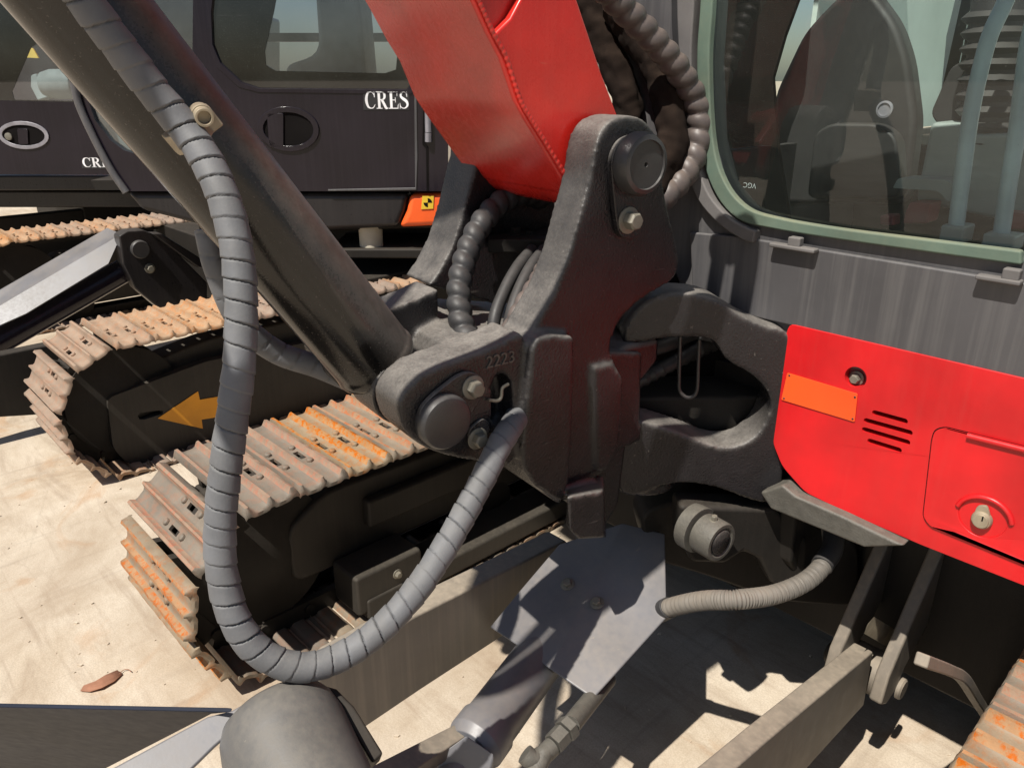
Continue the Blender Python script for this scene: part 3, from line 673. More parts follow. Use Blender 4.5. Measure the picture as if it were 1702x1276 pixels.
st = rnd([atY(u, v, 1.82) for u, v in ((1284, 160), (1334, 54), (1378, 6), (1420, -30), (1452, -12), (1490, 40), (1510, 100), (1523, 205), (1505, 340), (1290, 340))], .03)
put('seat', prism(st, (0, .06, 0)), M['vinyl'], cabf, .015)
put('seat_cushion', prism(rnd([atY(u, v, 1.74) for u, v in ((1352, 222), (1380, 205), (1460, 206), (1490, 228), (1496, 330), (1340, 330))], .02), (0, .05, 0)), M['vinyl'], cabf, .012)
put('dark_reflection_sheet', prism([atY(u, v, 1.70) for u, v in ((1180, -120), (1336, -120), (1326, 0), (1304, 60), (1284, 130), (1292, 240), (1320, 420), (1180, 420))], (0, .012, 0)), M['cloth'], cabf)  # dark brown sheet standing in for the reflection in the window's left side
put('seat_badge', lathe(atY(1471, 182, 1.725), (0, -1, 0), [(.017, 0), (.017, .004), (.013, .005), (.013, .002)], 28), M['chrome'], cabf)
def lev(pts, r, mat=M['lever']): return put('control_lever', tube(spline([atY(u, v, y) for u, v, y in pts], 10), r, 18), mat, cabf)
lev([(1700, -80, 1.60), (1672, 0, 1.58), (1645, 60, 1.56), (1626, 130, 1.55), (1612, 200, 1.54), (1600, 290, 1.53), (1588, 385, 1.52)], .0135)
lev([(1740, -40, 1.62), (1712, 60, 1.60), (1700, 140, 1.58), (1690, 220, 1.57), (1676, 310, 1.56), (1664, 390, 1.55)], .0135)
put('lever_base', box((atY(1566, 380, 1.51).x, 1.50, atY(1566, 402, 1.51).z), (atY(1606, 380, 1.51).x, 1.56, atY(1566, 372, 1.51).z)), M['console'], cabf, .004)
put('lever_base', box((atY(1636, 392, 1.53).x, 1.52, atY(1636, 412, 1.53).z), (atY(1692, 392, 1.53).x, 1.58, atY(1636, 386, 1.53).z)), M['console'], cabf, .004)
put('side_console', prism([atY(u, v, 1.72) for u, v in ((1546, 203), (1612, 205), (1616, 222), (1720, 222), (1720, 380), (1520, 335))], (0, .10, 0)), M['console'], cabf, .012)
put('foot_pedal', prism(rnd([atY(u, v, 1.66) for u, v in ((1484, 312), (1492, 296), (1575, 299), (1586, 312), (1584, 334), (1574, 336), (1560, 318), (1486, 313))], .008), (0, .07, 0)), M['console'], cabf, .004)
put('floor_block', join(prism([atY(u, v, 1.64) for u, v in ((1505, 350), (1512, 336), (1548, 338), (1540, 372), (1500, 372))], (0, .06, 0)), prism([atY(u, v, 1.62) for u, v in ((1462, 358), (1484, 358), (1484, 376), (1462, 374))], (0, .04, 0)), prism([atY(u, v, 1.62) for u, v in ((1670, 352), (1720, 356), (1720, 384), (1664, 380))], (0, .04, 0))), M['maroon'], cabf, .004)
bl = [join(*[lathe(atY(1660 - 2 * i, 20 + i * 26, 1.78), (0, 0, -1), [(.052, 0), (.062, .010), (.052, .020)], 22) for i in range(9)], tube([atY(1664, -10, 1.78), atY(1640, 260, 1.78)], .05, 20))]
put('control_bellows', bl[0], M['vinyl'], cabf)
put('monitor', prism(rnd([atY(u, v, 1.86) for u, v in ((1580, 110), (1620, 95), (1640, 120), (1640, 205), (1560, 210), (1545, 190))], .015), (0, .10, 0)), M['vinyl'], cabf, .006)
# ---- red front panel
YP = 1.385
def ry(u, v, dy=0): return atY(u, v, YP + dy)
zt = ry(1320, 540).z
pb0, pb1 = ry(1530, 905), ry(1702, 973)
sl_ = (pb1.z - pb0.z) / (pb1.x - pb0.x)
po = [ry(1284, 735), ry(1306, 556), V((ry(1312, 540).x, YP, zt)), V((.42, YP, zt)), V((.42, YP, pb1.z + sl_ * (.42 - pb1.x))), pb1, pb0, ry(1400, 848), ry(1338, 818), ry(1300, 775)]
po = rnd(po, .014, 3)
def slotpx(a, b, r):
    A, B = ry(*a), ry(*b); d = (B - A).normalized(); n_ = d.cross(V((0, 1, 0)))
    return circ(A, (0, 1, 0), r, 7, math.pi / 2, 3 * math.pi / 2, d) + circ(B, (0, 1, 0), r, 7, -math.pi / 2, math.pi / 2, d)
vents = [slotpx((1454, 686), (1504, 700), .0052), slotpx((1440, 699), (1512, 719), .0052), slotpx((1437, 714), (1508, 735), .0052), slotpx((1446, 733), (1494, 748), .0052)]
bh = circ(ry(1422, 627), (0, 1, 0), .0205, 26)
pan = put('front_panel', prism(po, (0, .022, 0), vents + [bh]), M['redpanel'], EX, 0, smooth=False)
me_ = pan.data; cc_ = WL[pan.name]; no_ = len(po)
wa = me_.attributes.new('bevel_weight_edge', 'FLOAT', 'EDGE'); key = {tuple(round(c, 4) for c in (p - cc_)) for p in po}
for e in me_.edges:
    a_, b_ = (me_.vertices[i].co for i in e.vertices)
    ia, ib = e.vertices
    if ia < no_ and ib < no_ and abs(ia - ib) in (1, no_ - 1): wa.data[e.index].value = 1
bv_ = pan.modifiers.new('bevel', 'BEVEL'); bv_.width = .006; bv_.segments = 4; bv_.limit_method = 'WEIGHT'
hexbolt('bolt', ry(1424, 628, .020), (0, -1, 0), .0095, .012, pan)
put('bolt_bracket', box((ry(1424, 628).x - .04, YP + .0225, ry(1424, 628).z - .04), (ry(1424, 628).x + .04, YP + .026, ry(1424, 628).z + .04)), M['maroon'], pan)
put('vent_backing', box((ry(1430, 700).x, YP + .05, ry(1500, 760).z), (ry(1520, 700).x, YP + .06, ry(1500, 660).z)), M['void'], pan)
stk = put('orange_plate', prism(rnd([ry(1309, 619, -.001), ry(1426, 654, -.001), ry(1421, 701, -.001), ry(1299, 664, -.001)], .003), (0, -.0015, 0)), M['sticker'], pan, .0004)
for u, v in ((1312, 624), (1421, 660), (1417, 696), (1303, 662)):
    put('rivet', lathe(ry(u, v, -.0025), (0, -1, 0), [(.0022, 0), (.0016, .001)], 10), M['rubber'], stk)
dz = lambda u, v, d: ry(u, v, d)
d_o = [ry(1549, 715), ry(1572, 709), ry(1702, 741)]
dslope = (ry(1702, 741).z - ry(1572, 709).z) / (ry(1702, 741).x - ry(1572, 709).x)
bsl = (ry(1702, 937).z - ry(1545, 872).z) / (ry(1702, 937).x - ry(1545, 872).x)
door_o = [ry(1548, 728), ry(1553, 713), ry(1570, 708), V((.2, YP, ry(1702, 741).z + dslope * (.2 - ry(1702, 741).x))), V((.2, YP, ry(1702, 937).z + bsl * (.2 - ry(1702, 937).x))), ry(1545, 874), ry(1533, 858)]
door_o = rnd(door_o, .012, 3)
cen = sum(door_o, V()) / len(door_o)
put('door_gap', prism([p + V((0, -.0006, 0)) for p in door_o], (0, .0004, 0)), M['void'], pan)
drec = circ(ry(1634, 858), (0, 1, 0), .038, 28)
door = put('access_door', prism([p + (cen - p).normalized() * .0022 + V((0, -.0008, 0)) for p in door_o], (0, -.0035, 0), [drec]), M['redpanel'], pan, .0014)
put('lock_recess', lathe(ry(1634, 860, -.0007), (0, -1, 0), [(.040, -.0), (.040, .0002), (.030, .0008), (.012, .0012)], 32), M['redpanel'], door)
put('recess_lip', tube([ry(1634, 862, -.0045) + V((math.cos(a) * .043, 0, math.sin(a) * .040)) for a in [math.radians(12 + 156 * i / 18) for i in range(19)]], lambda s, a: .0045, 10), M['redpanel'], door)
lk = put('door_lock', join(lathe(ry(1633, 862, -.002), (0, -1, 0), [(.0165, 0), (.0165, .006), (.0145, .010), (.0125, .010), (.0125, .013), (.011, .013)], 28), prism(rnd([ry(u, v, -.002) for u, v in ((1618, 858), (1626, 838), (1642, 838), (1648, 858))], .006), (0, -.006, 0))), M['brass'], door, .0008)
put('keyhole', obox(ry(1633, 862, -.0152), (1, 0, 0), (0, 1, 0), (0, 0, 1), .0022, .0012, .009), M['void'], door)
put('door_hinge', tube([ry(1608, 724, -.006), ry(1608, 724, -.006) + V((.4, 0, dslope * .4))], .0055, 14), M['redpanel'], door)
# lower edge bar of the frame below the panel
put('frame_edge', prism([atY(u, v, 1.36) for u, v in ((1262, 818), (1300, 806), (1322, 824), (1400, 858), (1504, 908), (1436, 910), (1280, 846))], (0, .2, 0)), M['dusty'], EX, .006)
# ---- pin boss and conduit under the bracket
pc = D(1196, 900, 1.62)
pb = put('cylinder_pin_boss', join(lathe(pc, PX * -1, [(.03, -.002), (.03, .0), (.034, -.006), (.042, -.006), (.044, 0), (.044, .045), (.036, .05)], 32),
     lathe(pc - PX * .052, PX * -1, [(.052, 0), (.052, .03), (.03, .034)], 30)), M['dusty'], EX, .002)
hexbolt('grease_nipple', pc + ZU * .042 - PX * .02, ZU, .007, .01, pb)
put('pin_end', lathe(pc, PX, [(.028, 0), (.028, .005), (.025, .007)], 28), M['cast'], pb)
put('mount_plate', prism([V((-.62, y, z)) for y, z in ((1.42, .80), (1.85, .80), (1.85, .42), (1.70, .40), (1.62, .50), (1.50, .52), (1.44, .60))], (-.04, 0, 0)), M['dark'], EX, .008)
lp2 = D(1230, 900, 1.70); ln2 = V((.75, -.6, 0)).normalized()
put('cylinder_lug', prism([onplane(u, v, lp2, ln2) for u, v in ((1130, 840), (1290, 846), (1345, 900), (1340, 985), (1282, 972), (1262, 930), (1236, 918), (1205, 938), (1150, 936), (1130, 900))], ln2 * -.07), M['dark'], EX, .012)
put('slew_ring_rim', prism(rnd([onplane(u, v, lp2 - ln2 * .12, ln2) for u, v in ((1060, 850), (1180, 820), (1300, 850), (1430, 900), (1430, 1010), (1290, 1000), (1180, 960), (1080, 930))], .05), ln2 * -.1), M['dark'], EX, .01)
put('conduit_end', tube([D(1078, 1026, 1.745), D(1112, 1009, 1.668)], .0228, 18), M['rubber'], EX, .002)
cpts = [(1078, 1026, 1.74), (1106, 1012, 1.68), (1138, 1003, 1.62), (1176, 997, 1.57), (1225, 996, 1.53), (1285, 988, 1.57), (1335, 968, 1.60), (1365, 942, 1.63), (1382, 910, 1.67), (1380, 870, 1.72)]
path = resample(spline([D(*p) for p in cpts], 14), .0014)
put('corrugated_conduit', tube(path, lambda s, a: .0185 + .0018 * math.sin(s * 2 * math.pi / .0062), 20), M['conduit'], EX, ang=80)
put('conduit_collar', tube(spline([D(*p) for p in ((1366, 940, 1.632), (1384, 908, 1.672), (1380, 860, 1.73), (1360, 820, 1.78))], 8), .0225, 18), M['rubber'], EX)
# ---- dozer blade arms, cylinder, cover
def beam(x0, x1, pts): return prism([V((x0, y, z)) for y, z in pts], (x1 - x0, 0, 0))
def yzX(u, v, x): q = atX(u, v, x); return q.y, q.z
xa = -1.13
la = [yzX(940, 898, xa), yzX(690, 1024, xa), yzX(560, 1100, xa), yzX(500, 1160, xa), yzX(588, 1222, xa), yzX(700, 1146, xa), yzX(838, 1056, xa), yzX(990, 950, xa)]
put('blade_arm', beam(xa, xa - .065, la), M['arm'], EX, .006)
xb = -.455
ra = [yzX(1452, 1082, xb), yzX(1276, 1230, xb), yzX(1150, 1340, xb), yzX(1280, 1345, xb), yzX(1436, 1172, xb)]
rarm = put('blade_arm', join(beam(xb, xb - .045, ra), lathe(atX(1462, 1120, xb) + V((.012, 0, 0)), (-1, 0, 0), [(.055, 0), (.055, .08)], 32)), M['arm'], EX, .005)
def clev(x, dx):
    c = atX(1488, 1135, -.40); yy, zz = c.y, c.z
    up1 = [(yy + .40, zz + .20), (yy + .36, zz + .40), (yy + .20, zz + .34), (yy - .035, zz + .035), (yy - .05, zz - .035), (yy - .01, zz - .06), (yy + .04, zz - .045), (yy + .07, zz)]
    return prism([V((x, a, b)) for a, b in up1], (dx, 0, 0))
cv = put('clevis_plate', clev(-.405, -.03), M['arm'], EX, .006)
put('pivot_pin', lathe(atX(1494, 1142, -.405), (1, 0, 0), [(.026, 0), (.026, .008), (.022, .012)], 28), M['arm'], cv)
cv2 = put('clevis_plate', clev(-.515, -.03), M['arm'], EX, .006)
put('pivot_pin', lathe(atX(1494, 1142, -.405) + V((-.14, 0, 0)), (-1, 0, 0), [(.026, 0), (.026, .03), (.022, .034)], 28), M['dark'], cv2)
put('lock_tab', prism([atX(u, v, -.46) + V((0, 0, .015)) for u, v in ((1434, 1062), (1440, 1046), (1470, 1062), (1482, 1072), (1478, 1086))], (.004, .02, .012)), M['brass'], cv, .001)
put('track_guard', tube(spline([atX(u, v, -.24) for u, v in ((1532, 1096), (1575, 1112), (1600, 1126), (1622, 1160), (1645, 1196), (1665, 1225))], 8), .014, 4), M['arm'], EX, .003)
# cover plate over the blade cylinder: folded sheet
cN = V((.02, -.44, 1)).normalized(); cP = V((-.9, 1.08, .52))
cN2 = V((.55, -.36, 1)).normalized()
def oc(u, v): return onplane(u, v, cP, cN)
f0, f1 = oc(1035, 870), oc(915, 1112)
fe = (f1 - f0).normalized(); nR = V((.30, -.54, .78)); nR = (nR - fe * nR.dot(fe)).normalized()
def oc2(u, v): return onplane(u, v, f0, nR)
left = [oc(*p) for p in ((930, 905), (862, 985), (815, 1042), (866, 1076))] + [f1, f0]
right = [f0, f1, oc2(986, 1161), oc2(1108, 1026), oc2(1105, 888)]
vs = left + right[2:]
faces = [tuple(range(6)), (5, 4, 6, 7, 8)]
cov = put('cylinder_cover', (vs, faces), M['cover'], EX, smooth=False)
sm = cov.modifiers.new('thick', 'SOLIDIFY'); sm.thickness = .006; sm.offset = 0
bvm = cov.modifiers.new('bevel', 'BEVEL'); bvm.width = .004; bvm.segments = 3; bvm.limit_method = 'ANGLE'; bvm.angle_limit = math.radians(12)
hexbolt('bolt', oc(993, 1003) + cN * .003, cN, .0105, .009, cov)
hexbolt('bolt', oc(944, 972) + cN * .003, cN, .011, .009, cov)
ca, cb = D(902, 1085, 1.70), D(800, 1222, 1.52)
cdir = (cb - ca).normalized()
bcyl = put('blade_cylinder', lathe(ca - cdir * .35, cdir, [(.056, 0), (.056, .35 + (cb - ca).length - .03), (.061, .35 + (cb - ca).length - .02), (.061, .35 + (cb - ca).length + .02), (.05, .35 + (cb - ca).length + .04), (.027, .35 + (cb - ca).length + .042), (.027, .35 + (cb - ca).length + .2)], 44), M['cover'], EX, .002)
put('rod_end', prism([D(u, v, 1.44) for u, v in ((742, 1244), (775, 1220), (822, 1252), (800, 1330), (700, 1330))], V((.0, -.0, -.06))), M['cover'], bcyl, .004)
put('hydraulic_fitting', join(
    tube([D(1010, 1128, 1.66), D(948, 1205, 1.469)], .0165*1.15, 18), lathe(D(948, 1205, 1.469), D(915, 1240, 1.433) - D(948, 1205, 1.469), [(.024, 0), (.024, .018)], 6),
    lathe(D(936, 1218, 1.457), D(905, 1252, 1.422) - D(936, 1218, 1.457), [(.021, 0), (.021, .03)], 6),
    tube(spline([D(918, 1240, 1.439), D(900, 1256, 1.422), D(885, 1262, 1.410), D(872, 1252, 1.410)], 6), .018, 16), tube([D(905, 1250, 1.422), D(880, 1300, 1.387)], .017, 16)), M['dusty'], bcyl, .001)
put('blade_strut', prism([D(u, v, t) for u, v, t in ((610, 1276, 1.34), (755, 1203, 1.50), (775, 1222, 1.48), (640, 1310, 1.30))], V((0, 0, -.03))), M['arm'], EX, .003)
# dozer blade back, in the lower left
yk = math.radians(0)
b0, b1 = D(-130, 1172, 1.19), D(440, 1186, 1.06)
e0, e1 = D(-130, 1172, 1.20), D(385, 1183, 1.06)
eh = (e1 - e0).normalized()
oN = V((.67, -.74, -.62)); oN = (oN - eh * oN.dot(eh)).normalized()
def ov(u, v): return onplane(u, v, e0, oN)
k0_, k1_ = ov(352, 1186), ov(165, 1282)
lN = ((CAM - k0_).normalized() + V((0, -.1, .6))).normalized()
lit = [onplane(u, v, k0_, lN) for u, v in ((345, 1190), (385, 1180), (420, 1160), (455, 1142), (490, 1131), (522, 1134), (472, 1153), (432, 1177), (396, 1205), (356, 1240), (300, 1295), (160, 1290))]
bd = put('dozer_blade', prism([e0, e1, k0_, k1_, ov(60, 1345), ov(-130, 1345)], oN * -.006), M['blade_shade'], EX, .0015)  # shaded part, split from the lit part along the shadow edge
put('curved_edge', prism(lit, lN * -.010), M['cover'], bd, .003, seg=3)  # lit part of the same blade, in a lighter grey
hd = [(376, 1215), (388, 1180), (415, 1155), (455, 1140), (500, 1134), (532, 1142), (552, 1160), (622, 1262), (700, 1360), (376, 1360)]
hP = D(480, 1200, 1.045); hN = (CAM - hP).normalized(); hN = (hN + V((0, 0, .35))).normalized()
hv = [onplane(u, v, hP, hN) for u, v in hd]
ax0, ax1 = D(474, 1228, 1.07), D(560, 1440, .97); axd = (ax1 - ax0).normalized()
hb = put('blade_bracket', lathe(ax0, axd, [(.03, -.058), (.058, -.054), (.072, -.045), (.081, -.028), (.086, .0), (.088, .30)], 48), M['drum'], EX)
put('bracket_rim', prism([onplane(u, v, hP, hN) - hN * .03 for u, v in [(450, 1128), (520, 1124), (560, 1135), (590, 1165), (640, 1245), (622, 1262), (560, 1160), (520, 1140)]], hN * -.05), M['dark'], EX, .004)

# ================================================================== EXCAVATOR 2 (black, CRES)
E2 = thing('excavator', 'black excavator with full CRES lettering and an orange arrow on its track frame', 'excavator', (-4.4, 2.4, 0), 'black excavators parked behind')
brown = [M['steelb'], M['steelb']]
tr, ya, yb, r = track(E2, -3.25, -3.72, .60, 3.3, .595, .155, brown, k0=.2)
f2 = frame_parts(E2, -3.36, ya, yb, r, join(
    prism(rnd([V((-3.42, y, z)) for y, z in ((.98, .10), (3.2, .10), (3.3, .3), (3.2, .48), (1.3, .48), (1.02, .43))], .05), (-.14, 0, 0))))
def x2(u, v, x=-3.36): return atX(u, v, x)
pl2 = rnd([x2(u, v) for u, v in ((178, 662), (236, 640), (345, 600), (560, 560), (700, 560), (700, 690), (420, 720), (300, 762), (214, 772), (188, 745))], .03)
sl2 = [x2(u, v) for u, v in ((229, 691), (233, 686), (264, 682), (272, 683), (270, 688), (240, 697), (232, 697))]
cov2 = put('frame_cover', prism(pl2, (-.05, 0, 0), [sl2]), M['frame'], E2, .004)
put('arrow_mark', prism([x2(u, v, -3.358) for u, v in ((262, 695), (329, 650), (332, 664), (392, 654), (392, 688), (335, 697), (337, 712))], (.0015, 0, 0)), M['arrow'], cov2)
tr, ya2, yb2, r2 = track(E2, -5.75, -6.2, .75, 3.3, .64, .155, brown, k0=.6)
frame_parts(E2, -5.88, ya2, yb2, r2, prism(rnd([V((-5.94, y, z)) for y, z in ((1.1, .10), (3.2, .10), (3.4, .3), (3.2, .48), (1.3, .48))], .05), (-.14, 0, 0)))
put('car_body', join(box((-6.0, 2.0, .2), (-3.4, 3.0, .62)), lathe((-4.75, 2.5, .55), (0, 0, 1), [(.6, 0), (.6, .25)], 40)), M['dark'], E2, .01)
# folded cover on the blade cylinder and its bracket
xq = -4.75
A = [atX(u, v, xq) for u, v in ((-160, 596), (0, 508), (202, 389))]
T = [atX(u, v, xq - .20) for u, v in ((178, 379), (0, 481), (-160, 574))]
ed = (A[2] - A[1]).normalized(); hv_ = (SUN + (CAM - A[1]).normalized()).normalized(); nb_ = (hv_ - ed * hv_.dot(ed)).normalized()
Bv = [onplane(u, v, A[1], nb_) for u, v in ((180, 438), (43, 521), (0, 540), (-160, 620))]
vs = A + T + Bv
put('cylinder_cover', (vs, [(0, 1, 2, 3, 4, 5), (2, 1, 0, 9, 8, 7, 6)]), M['cover'], E2, smooth=False).modifiers.new('thick', 'SOLIDIFY').thickness = .008
bk = [atX(u, v, xq + .10) for u, v in ((198, 392), (212, 384), (238, 382), (262, 392), (300, 425), (345, 470), (345, 560), (300, 540), (255, 505), (225, 480), (205, 440))]
bk_ = put('cylinder_bracket', prism(bk, (-.10, 0, 0)), M['black'], E2, .01)
put('pivot_pin', lathe(atX(232, 414, xq + .10), (1, 0, 0), [(.052, 0), (.052, .02), (.046, .026)], 32), M['pin'], bk_)
hexbolt('bolt', atX(249, 446, xq + .10), (1, 0, 0), .02, .02, bk_)
put('blade_cylinder', tube([atX(240, 430, xq - .05), atX(-60, 600, xq - .05)], .07, 24), M['gloss'], E2)
put('bracket_strut', prism([atX(u, v, xq + .16) for u, v in ((252, 388), (268, 388), (335, 430), (400, 440), (400, 455), (330, 445))], (-.08, 0, 0)), M['black'], E2, .008)
put('blade_arm', prism([atX(u, v, -4.0) for u, v in ((-100, 610), (70, 575), (160, 560), (160, 640), (60, 690), (-100, 700))], (-.07, 0, 0)), M['dark'], E2, .01)
# turned upper body: its side lies square to the view
d2 = 3.95
def s2(u, v, dd=0): return onplane(u, v, CAM + H * (d2 + dd), H)
u0 = put('upper_body', join(
    prism([s2(u, v, .10) for u, v in ((560, 325), (1000, 325), (1000, 372), (545, 384), (345, 384), (345, 330))], H * 1.6),
    prism([s2(u, v, .5) for u, v in ((330, 372), (900, 372), (900, 430), (420, 430))], H * .9)), M['dark'], E2, .012)
put('side_skirt', prism([s2(u, v, .02) for u, v in ((235, 350), (330, 374), (545, 384), (662, 378), (672, 352), (680, 322), (208, 320))], H * .16), M['black'], E2, .03, seg=4)
og = put('side_skirt', prism([s2(u, v, .015) for u, v in ((662, 379), (676, 350), (681, 323), (860, 318), (860, 368))], H * .17), M['orange'], E2, .03, seg=4, label='orange end of the black side skirt')
lb = put('warning_label', prism([s2(u, v, .010) for u, v in ((702, 326), (721, 326), (720, 347), (700, 348))], H * .006), M['yellow'], og)
lc = s2(711, 337, .0088)
for a0 in (math.pi / 2 + .0, -math.pi / 2):
    put('label_mark', prism([lc] + circ(lc, H, .022, 8, a0, a0 + math.pi / 2, RT), H * .001), M['void'], lb)
cabp = [(-40, -160), (60, -20), (92, 60), (118, 128), (130, 176), (160, 241), (186, 288), (208, 318), (745, 318), (745, -160)]
win2 = [(372, -160), (352, 20), (354, 74), (366, 104), (400, 136), (430, 146), (676, 148), (682, 140), (682, -160)]
winl = [(118, -120), (96, 20), (140, 150), (158, 200), (184, 234), (206, 250), (300, 280), (318, 270), (322, -120)]
door2 = put('cab_door', prism([s2(*p) for p in cabp], H * .05, [[s2(*p) for p in win2], [s2(*p) for p in winl]]), M['gloss'], E2, .008)
wb = put('window', prism([s2(*p, .012) for p in [(368, -155), (348, 20), (350, 74), (362, 108), (398, 140), (430, 150), (680, 152), (686, 140), (686, -155)]], H * .006, [[s2(*p, .012) for p in [(470, -60), (455, 20), (440, 85), (442, 108), (458, 118), (640, 122), (658, 116), (660, 95), (640, -60)]]]), M['glassd'], E2)
put('window_pane', ([s2(*p, .015) for p in [(470, -60), (455, 20), (440, 85), (442, 108), (458, 118), (640, 122), (658, 116), (660, 95), (640, -60)]], [tuple(range(9))]), M['glassp'], wb, smooth=False)
put('window', ([s2(*p, .02) for p in winl], [tuple(range(len(winl)))]), M['glassp'], E2, smooth=False, label='pale lower front window')
put('window_border', ring and prism([s2(*p, -.004) for p in ((348, -155), (343, 20), (346, 76), (360, 112), (396, 145), (430, 154), (684, 157), (690, 146), (690, -155), (683, -155), (683, 140), (677, 149), (430, 147), (400, 137), (366, 105), (353, 74), (351, 20), (371, -155))], H * .004), M['gloss'], door2, .002)
# door handle: oval bezel with a recessed flap
def oval(c, rx, rz, n=28): return circ(c, H, rx, n, up=RT, ry=rz)
hc = s2(480, 215)
put('door_handle', prism(oval(hc - H * .010, .150, .105), H * .012, [oval(hc - H * .010, .122, .078)]), M['gloss'], door2, .005, seg=3)
put('handle_recess', prism(oval(hc - H * .001, .122, .08), H * -.001), M['void'], door2)
put('handle_flap', prism(rnd([s2(u, v, -.002) for u, v in ((444, 188), (472, 188), (472, 245), (448, 245))], .01), H * -.008), M['gloss'], door2, .003)
put('door_hinge', join(tube([s2(711, 157, -.012), s2(711, 172, -.012)], .017, 14), tube([s2(711, 173, -.012), s2(712, 220, -.012)], .016, 14), tube([s2(712, 221, -.012), s2(712, 236, -.012)], .017, 14)), M['chrome'], door2)
put('door_edge', prism([s2(u, v, -.004) for u, v in ((704, 155), (708, 240), (712, 245), (712, 318), (709, 318), (708, 248), (702, 240))], H * .004), M['void'], door2)
put('door_edge', prism([s2(u, v, -.006) for u, v in ((686, -155), (690, -155), (692, 146), (694, 260), (692, 316), (545, 318), (545, 315), (690, 312))], H * .006), M['grey'], door2, .002)  # grey strip paints the light caught on the glossy door edge
# serif lettering built from strokes
def ribbon(pts, n=10):
    """pts: (x, y, width) centre line of a stroke, flat"""
    c = spline([V((p[0], p[1], p[2])) for p in pts], n); L_, R_ = [], []
    for i, p in enumerate(c):
        a, b = c[max(i - 1, 0)], c[min(i + 1, len(c) - 1)]; t = V((b.x - a.x, b.y - a.y)); t.normalize(); n_ = V((-t.y, t.x)) * (p.z / 2)
        L_.append(V((p.x + n_.x, p.y + n_.y, 0))); R_.append(V((p.x - n_.x, p.y - n_.y, 0)))
    vs = L_ + R_; m = len(c)
    return vs, [(i, i + 1, m + i + 1, m + i) for i in range(m - 1)]
def quad(x0, y0, x1, y1): return [V((x0, y0, 0)), V((x1, y0, 0)), V((x1, y1, 0)), V((x0, y1, 0))], [(0, 1, 2, 3)]
def glyph(ch):
    if ch == 'C': return join(ribbon([(.70, .78, .05), (.58, .93, .06), (.42, .97, .06), (.22, .86, .14), (.12, .5, .19), (.22, .14, .14), (.42, .03, .06), (.60, .07, .06), (.74, .25, .03)]), quad(.68, .66, .73, 1.0))
    if ch == 'R': return join(quad(.14, .04, .32, .96), quad(.02, 0, .44, .045), quad(.02, .955, .42, 1), ribbon([(.30, .96, .07), (.50, .95, .08), (.62, .84, .15), (.62, .66, .16), (.50, .54, .08), (.30, .52, .06)]), ribbon([(.42, .52, .16), (.56, .30, .17), (.70, .06, .16), (.84, .02, .05)]))
    if ch == 'E': return join(quad(.14, .04, .32, .96), quad(.02, 0, .72, .05), quad(.02, .95, .70, 1), quad(.32, .48, .54, .53), quad(.51, .36, .55, .65), ribbon([(.69, .98, .03), (.66, .86, .04), (.66, .72, .02)], 3), ribbon([(.70, .02, .04), (.70, .15, .05), (.74, .28, .02)], 3))
    if ch == 'S': return join(ribbon([(.58, .72, .03), (.52, .90, .05), (.36, .97, .06), (.18, .87, .12), (.16, .70, .15), (.34, .56, .18), (.54, .42, .18), (.60, .22, .15), (.46, .06, .08), (.28, .03, .05), (.12, .12, .05), (.07, .30, .03)]), quad(.56, .68, .60, 1.0), quad(.05, .0, .09, .33))
def lettering(txt, P0, P1, hgt, fn_dd, parent):
    w_ = {'C': .80, 'R': .86, 'E': .78, 'S': .66}; tot = sum(w_[c] for c in txt); ex = (P1 - P0); X_ = ex.normalized(); k = ex.length / tot
    x = 0; Y_ = X_.cross(fn_dd).normalized()
    if Y_.z < 0: Y_ = -Y_
    for c in txt:
        vs, fs = glyph(c)
        # every stroke a hair higher than the last so that none share a plane
        pts = [P0 + X_ * ((p.x + x) * k) + Y_ * (p.y * hgt) for p in vs]
        n = len(pts); out = pts + [p - fn_dd * .002 for p in pts]
        put('letter', (pts, fs), M['white'], parent, smooth=False); x += w_[c]
lettering('CRES', s2(607, 181, -.004), s2(679, 181, -.004), .078, H, door2)
put('label_backing', prism([s2(u, v, -.002) for u, v in ((604, 156), (680, 156), (680, 183), (604, 183))], H * .001), M['rubber'], door2)
# cab shell behind the door
put('cab_shell', join(
    prism([s2(u, v, 1.25) for u, v in ((150, -300), (745, -300), (745, 70), (150, 70))], H * .03, [[s2(u, v, 1.25) for u, v in ((330, -240), (690, -240), (690, 55), (330, 55))]]),
    prism([s2(u, v, .06) for u, v in ((690, -160), (745, -160), (745, 318), (690, 318))], H * 1.15),
    prism([s2(u, v, .06) for u, v in ((210, 260), (690, 260), (690, 316), (210, 316))], H * 1.15)), M['gloss'], E2, .006)
put('front_pillar', tube(spline([s2(u, v, -.01) for u, v in ((70, -60), (92, 40), (120, 128), (132, 176), (162, 241), (188, 288), (210, 320))], 8), .018, 12), M['grey'], E2)
put('pale_reflection_sheet', prism([s2(u, v, .09) for u, v in ((136, 150), (330, 150), (330, 290), (190, 242))], H * .03), M['inner'], E2, .004)  # pale sheet put in for the reflection in the lower front window
put('cab_seat', join(prism(rnd([s2(u, v, .5) for u, v in ((520, -60), (590, -60), (600, 40), (610, 150), (480, 150), (470, 110), (530, 90))], .08), H * .4)), M['console'], E2, .05)
put('swing_motor_post', lathe(s2(618, 414, .14), ZU, [(.062, 0), (.062, .22), (.06, .225)], 26), M['cream'], E2)
put('belly_tray', prism([s2(u, v, .05) for u, v in ((545, 414), (720, 414), (720, 430), (545, 430))], H * .8), M['dark'], E2, .01)
put('cab_floor', prism([s2(*p, .06) for p in ((150, 300), (745, 300), (745, 316), (160, 316))], H * 1.3), M['dark'], E2)
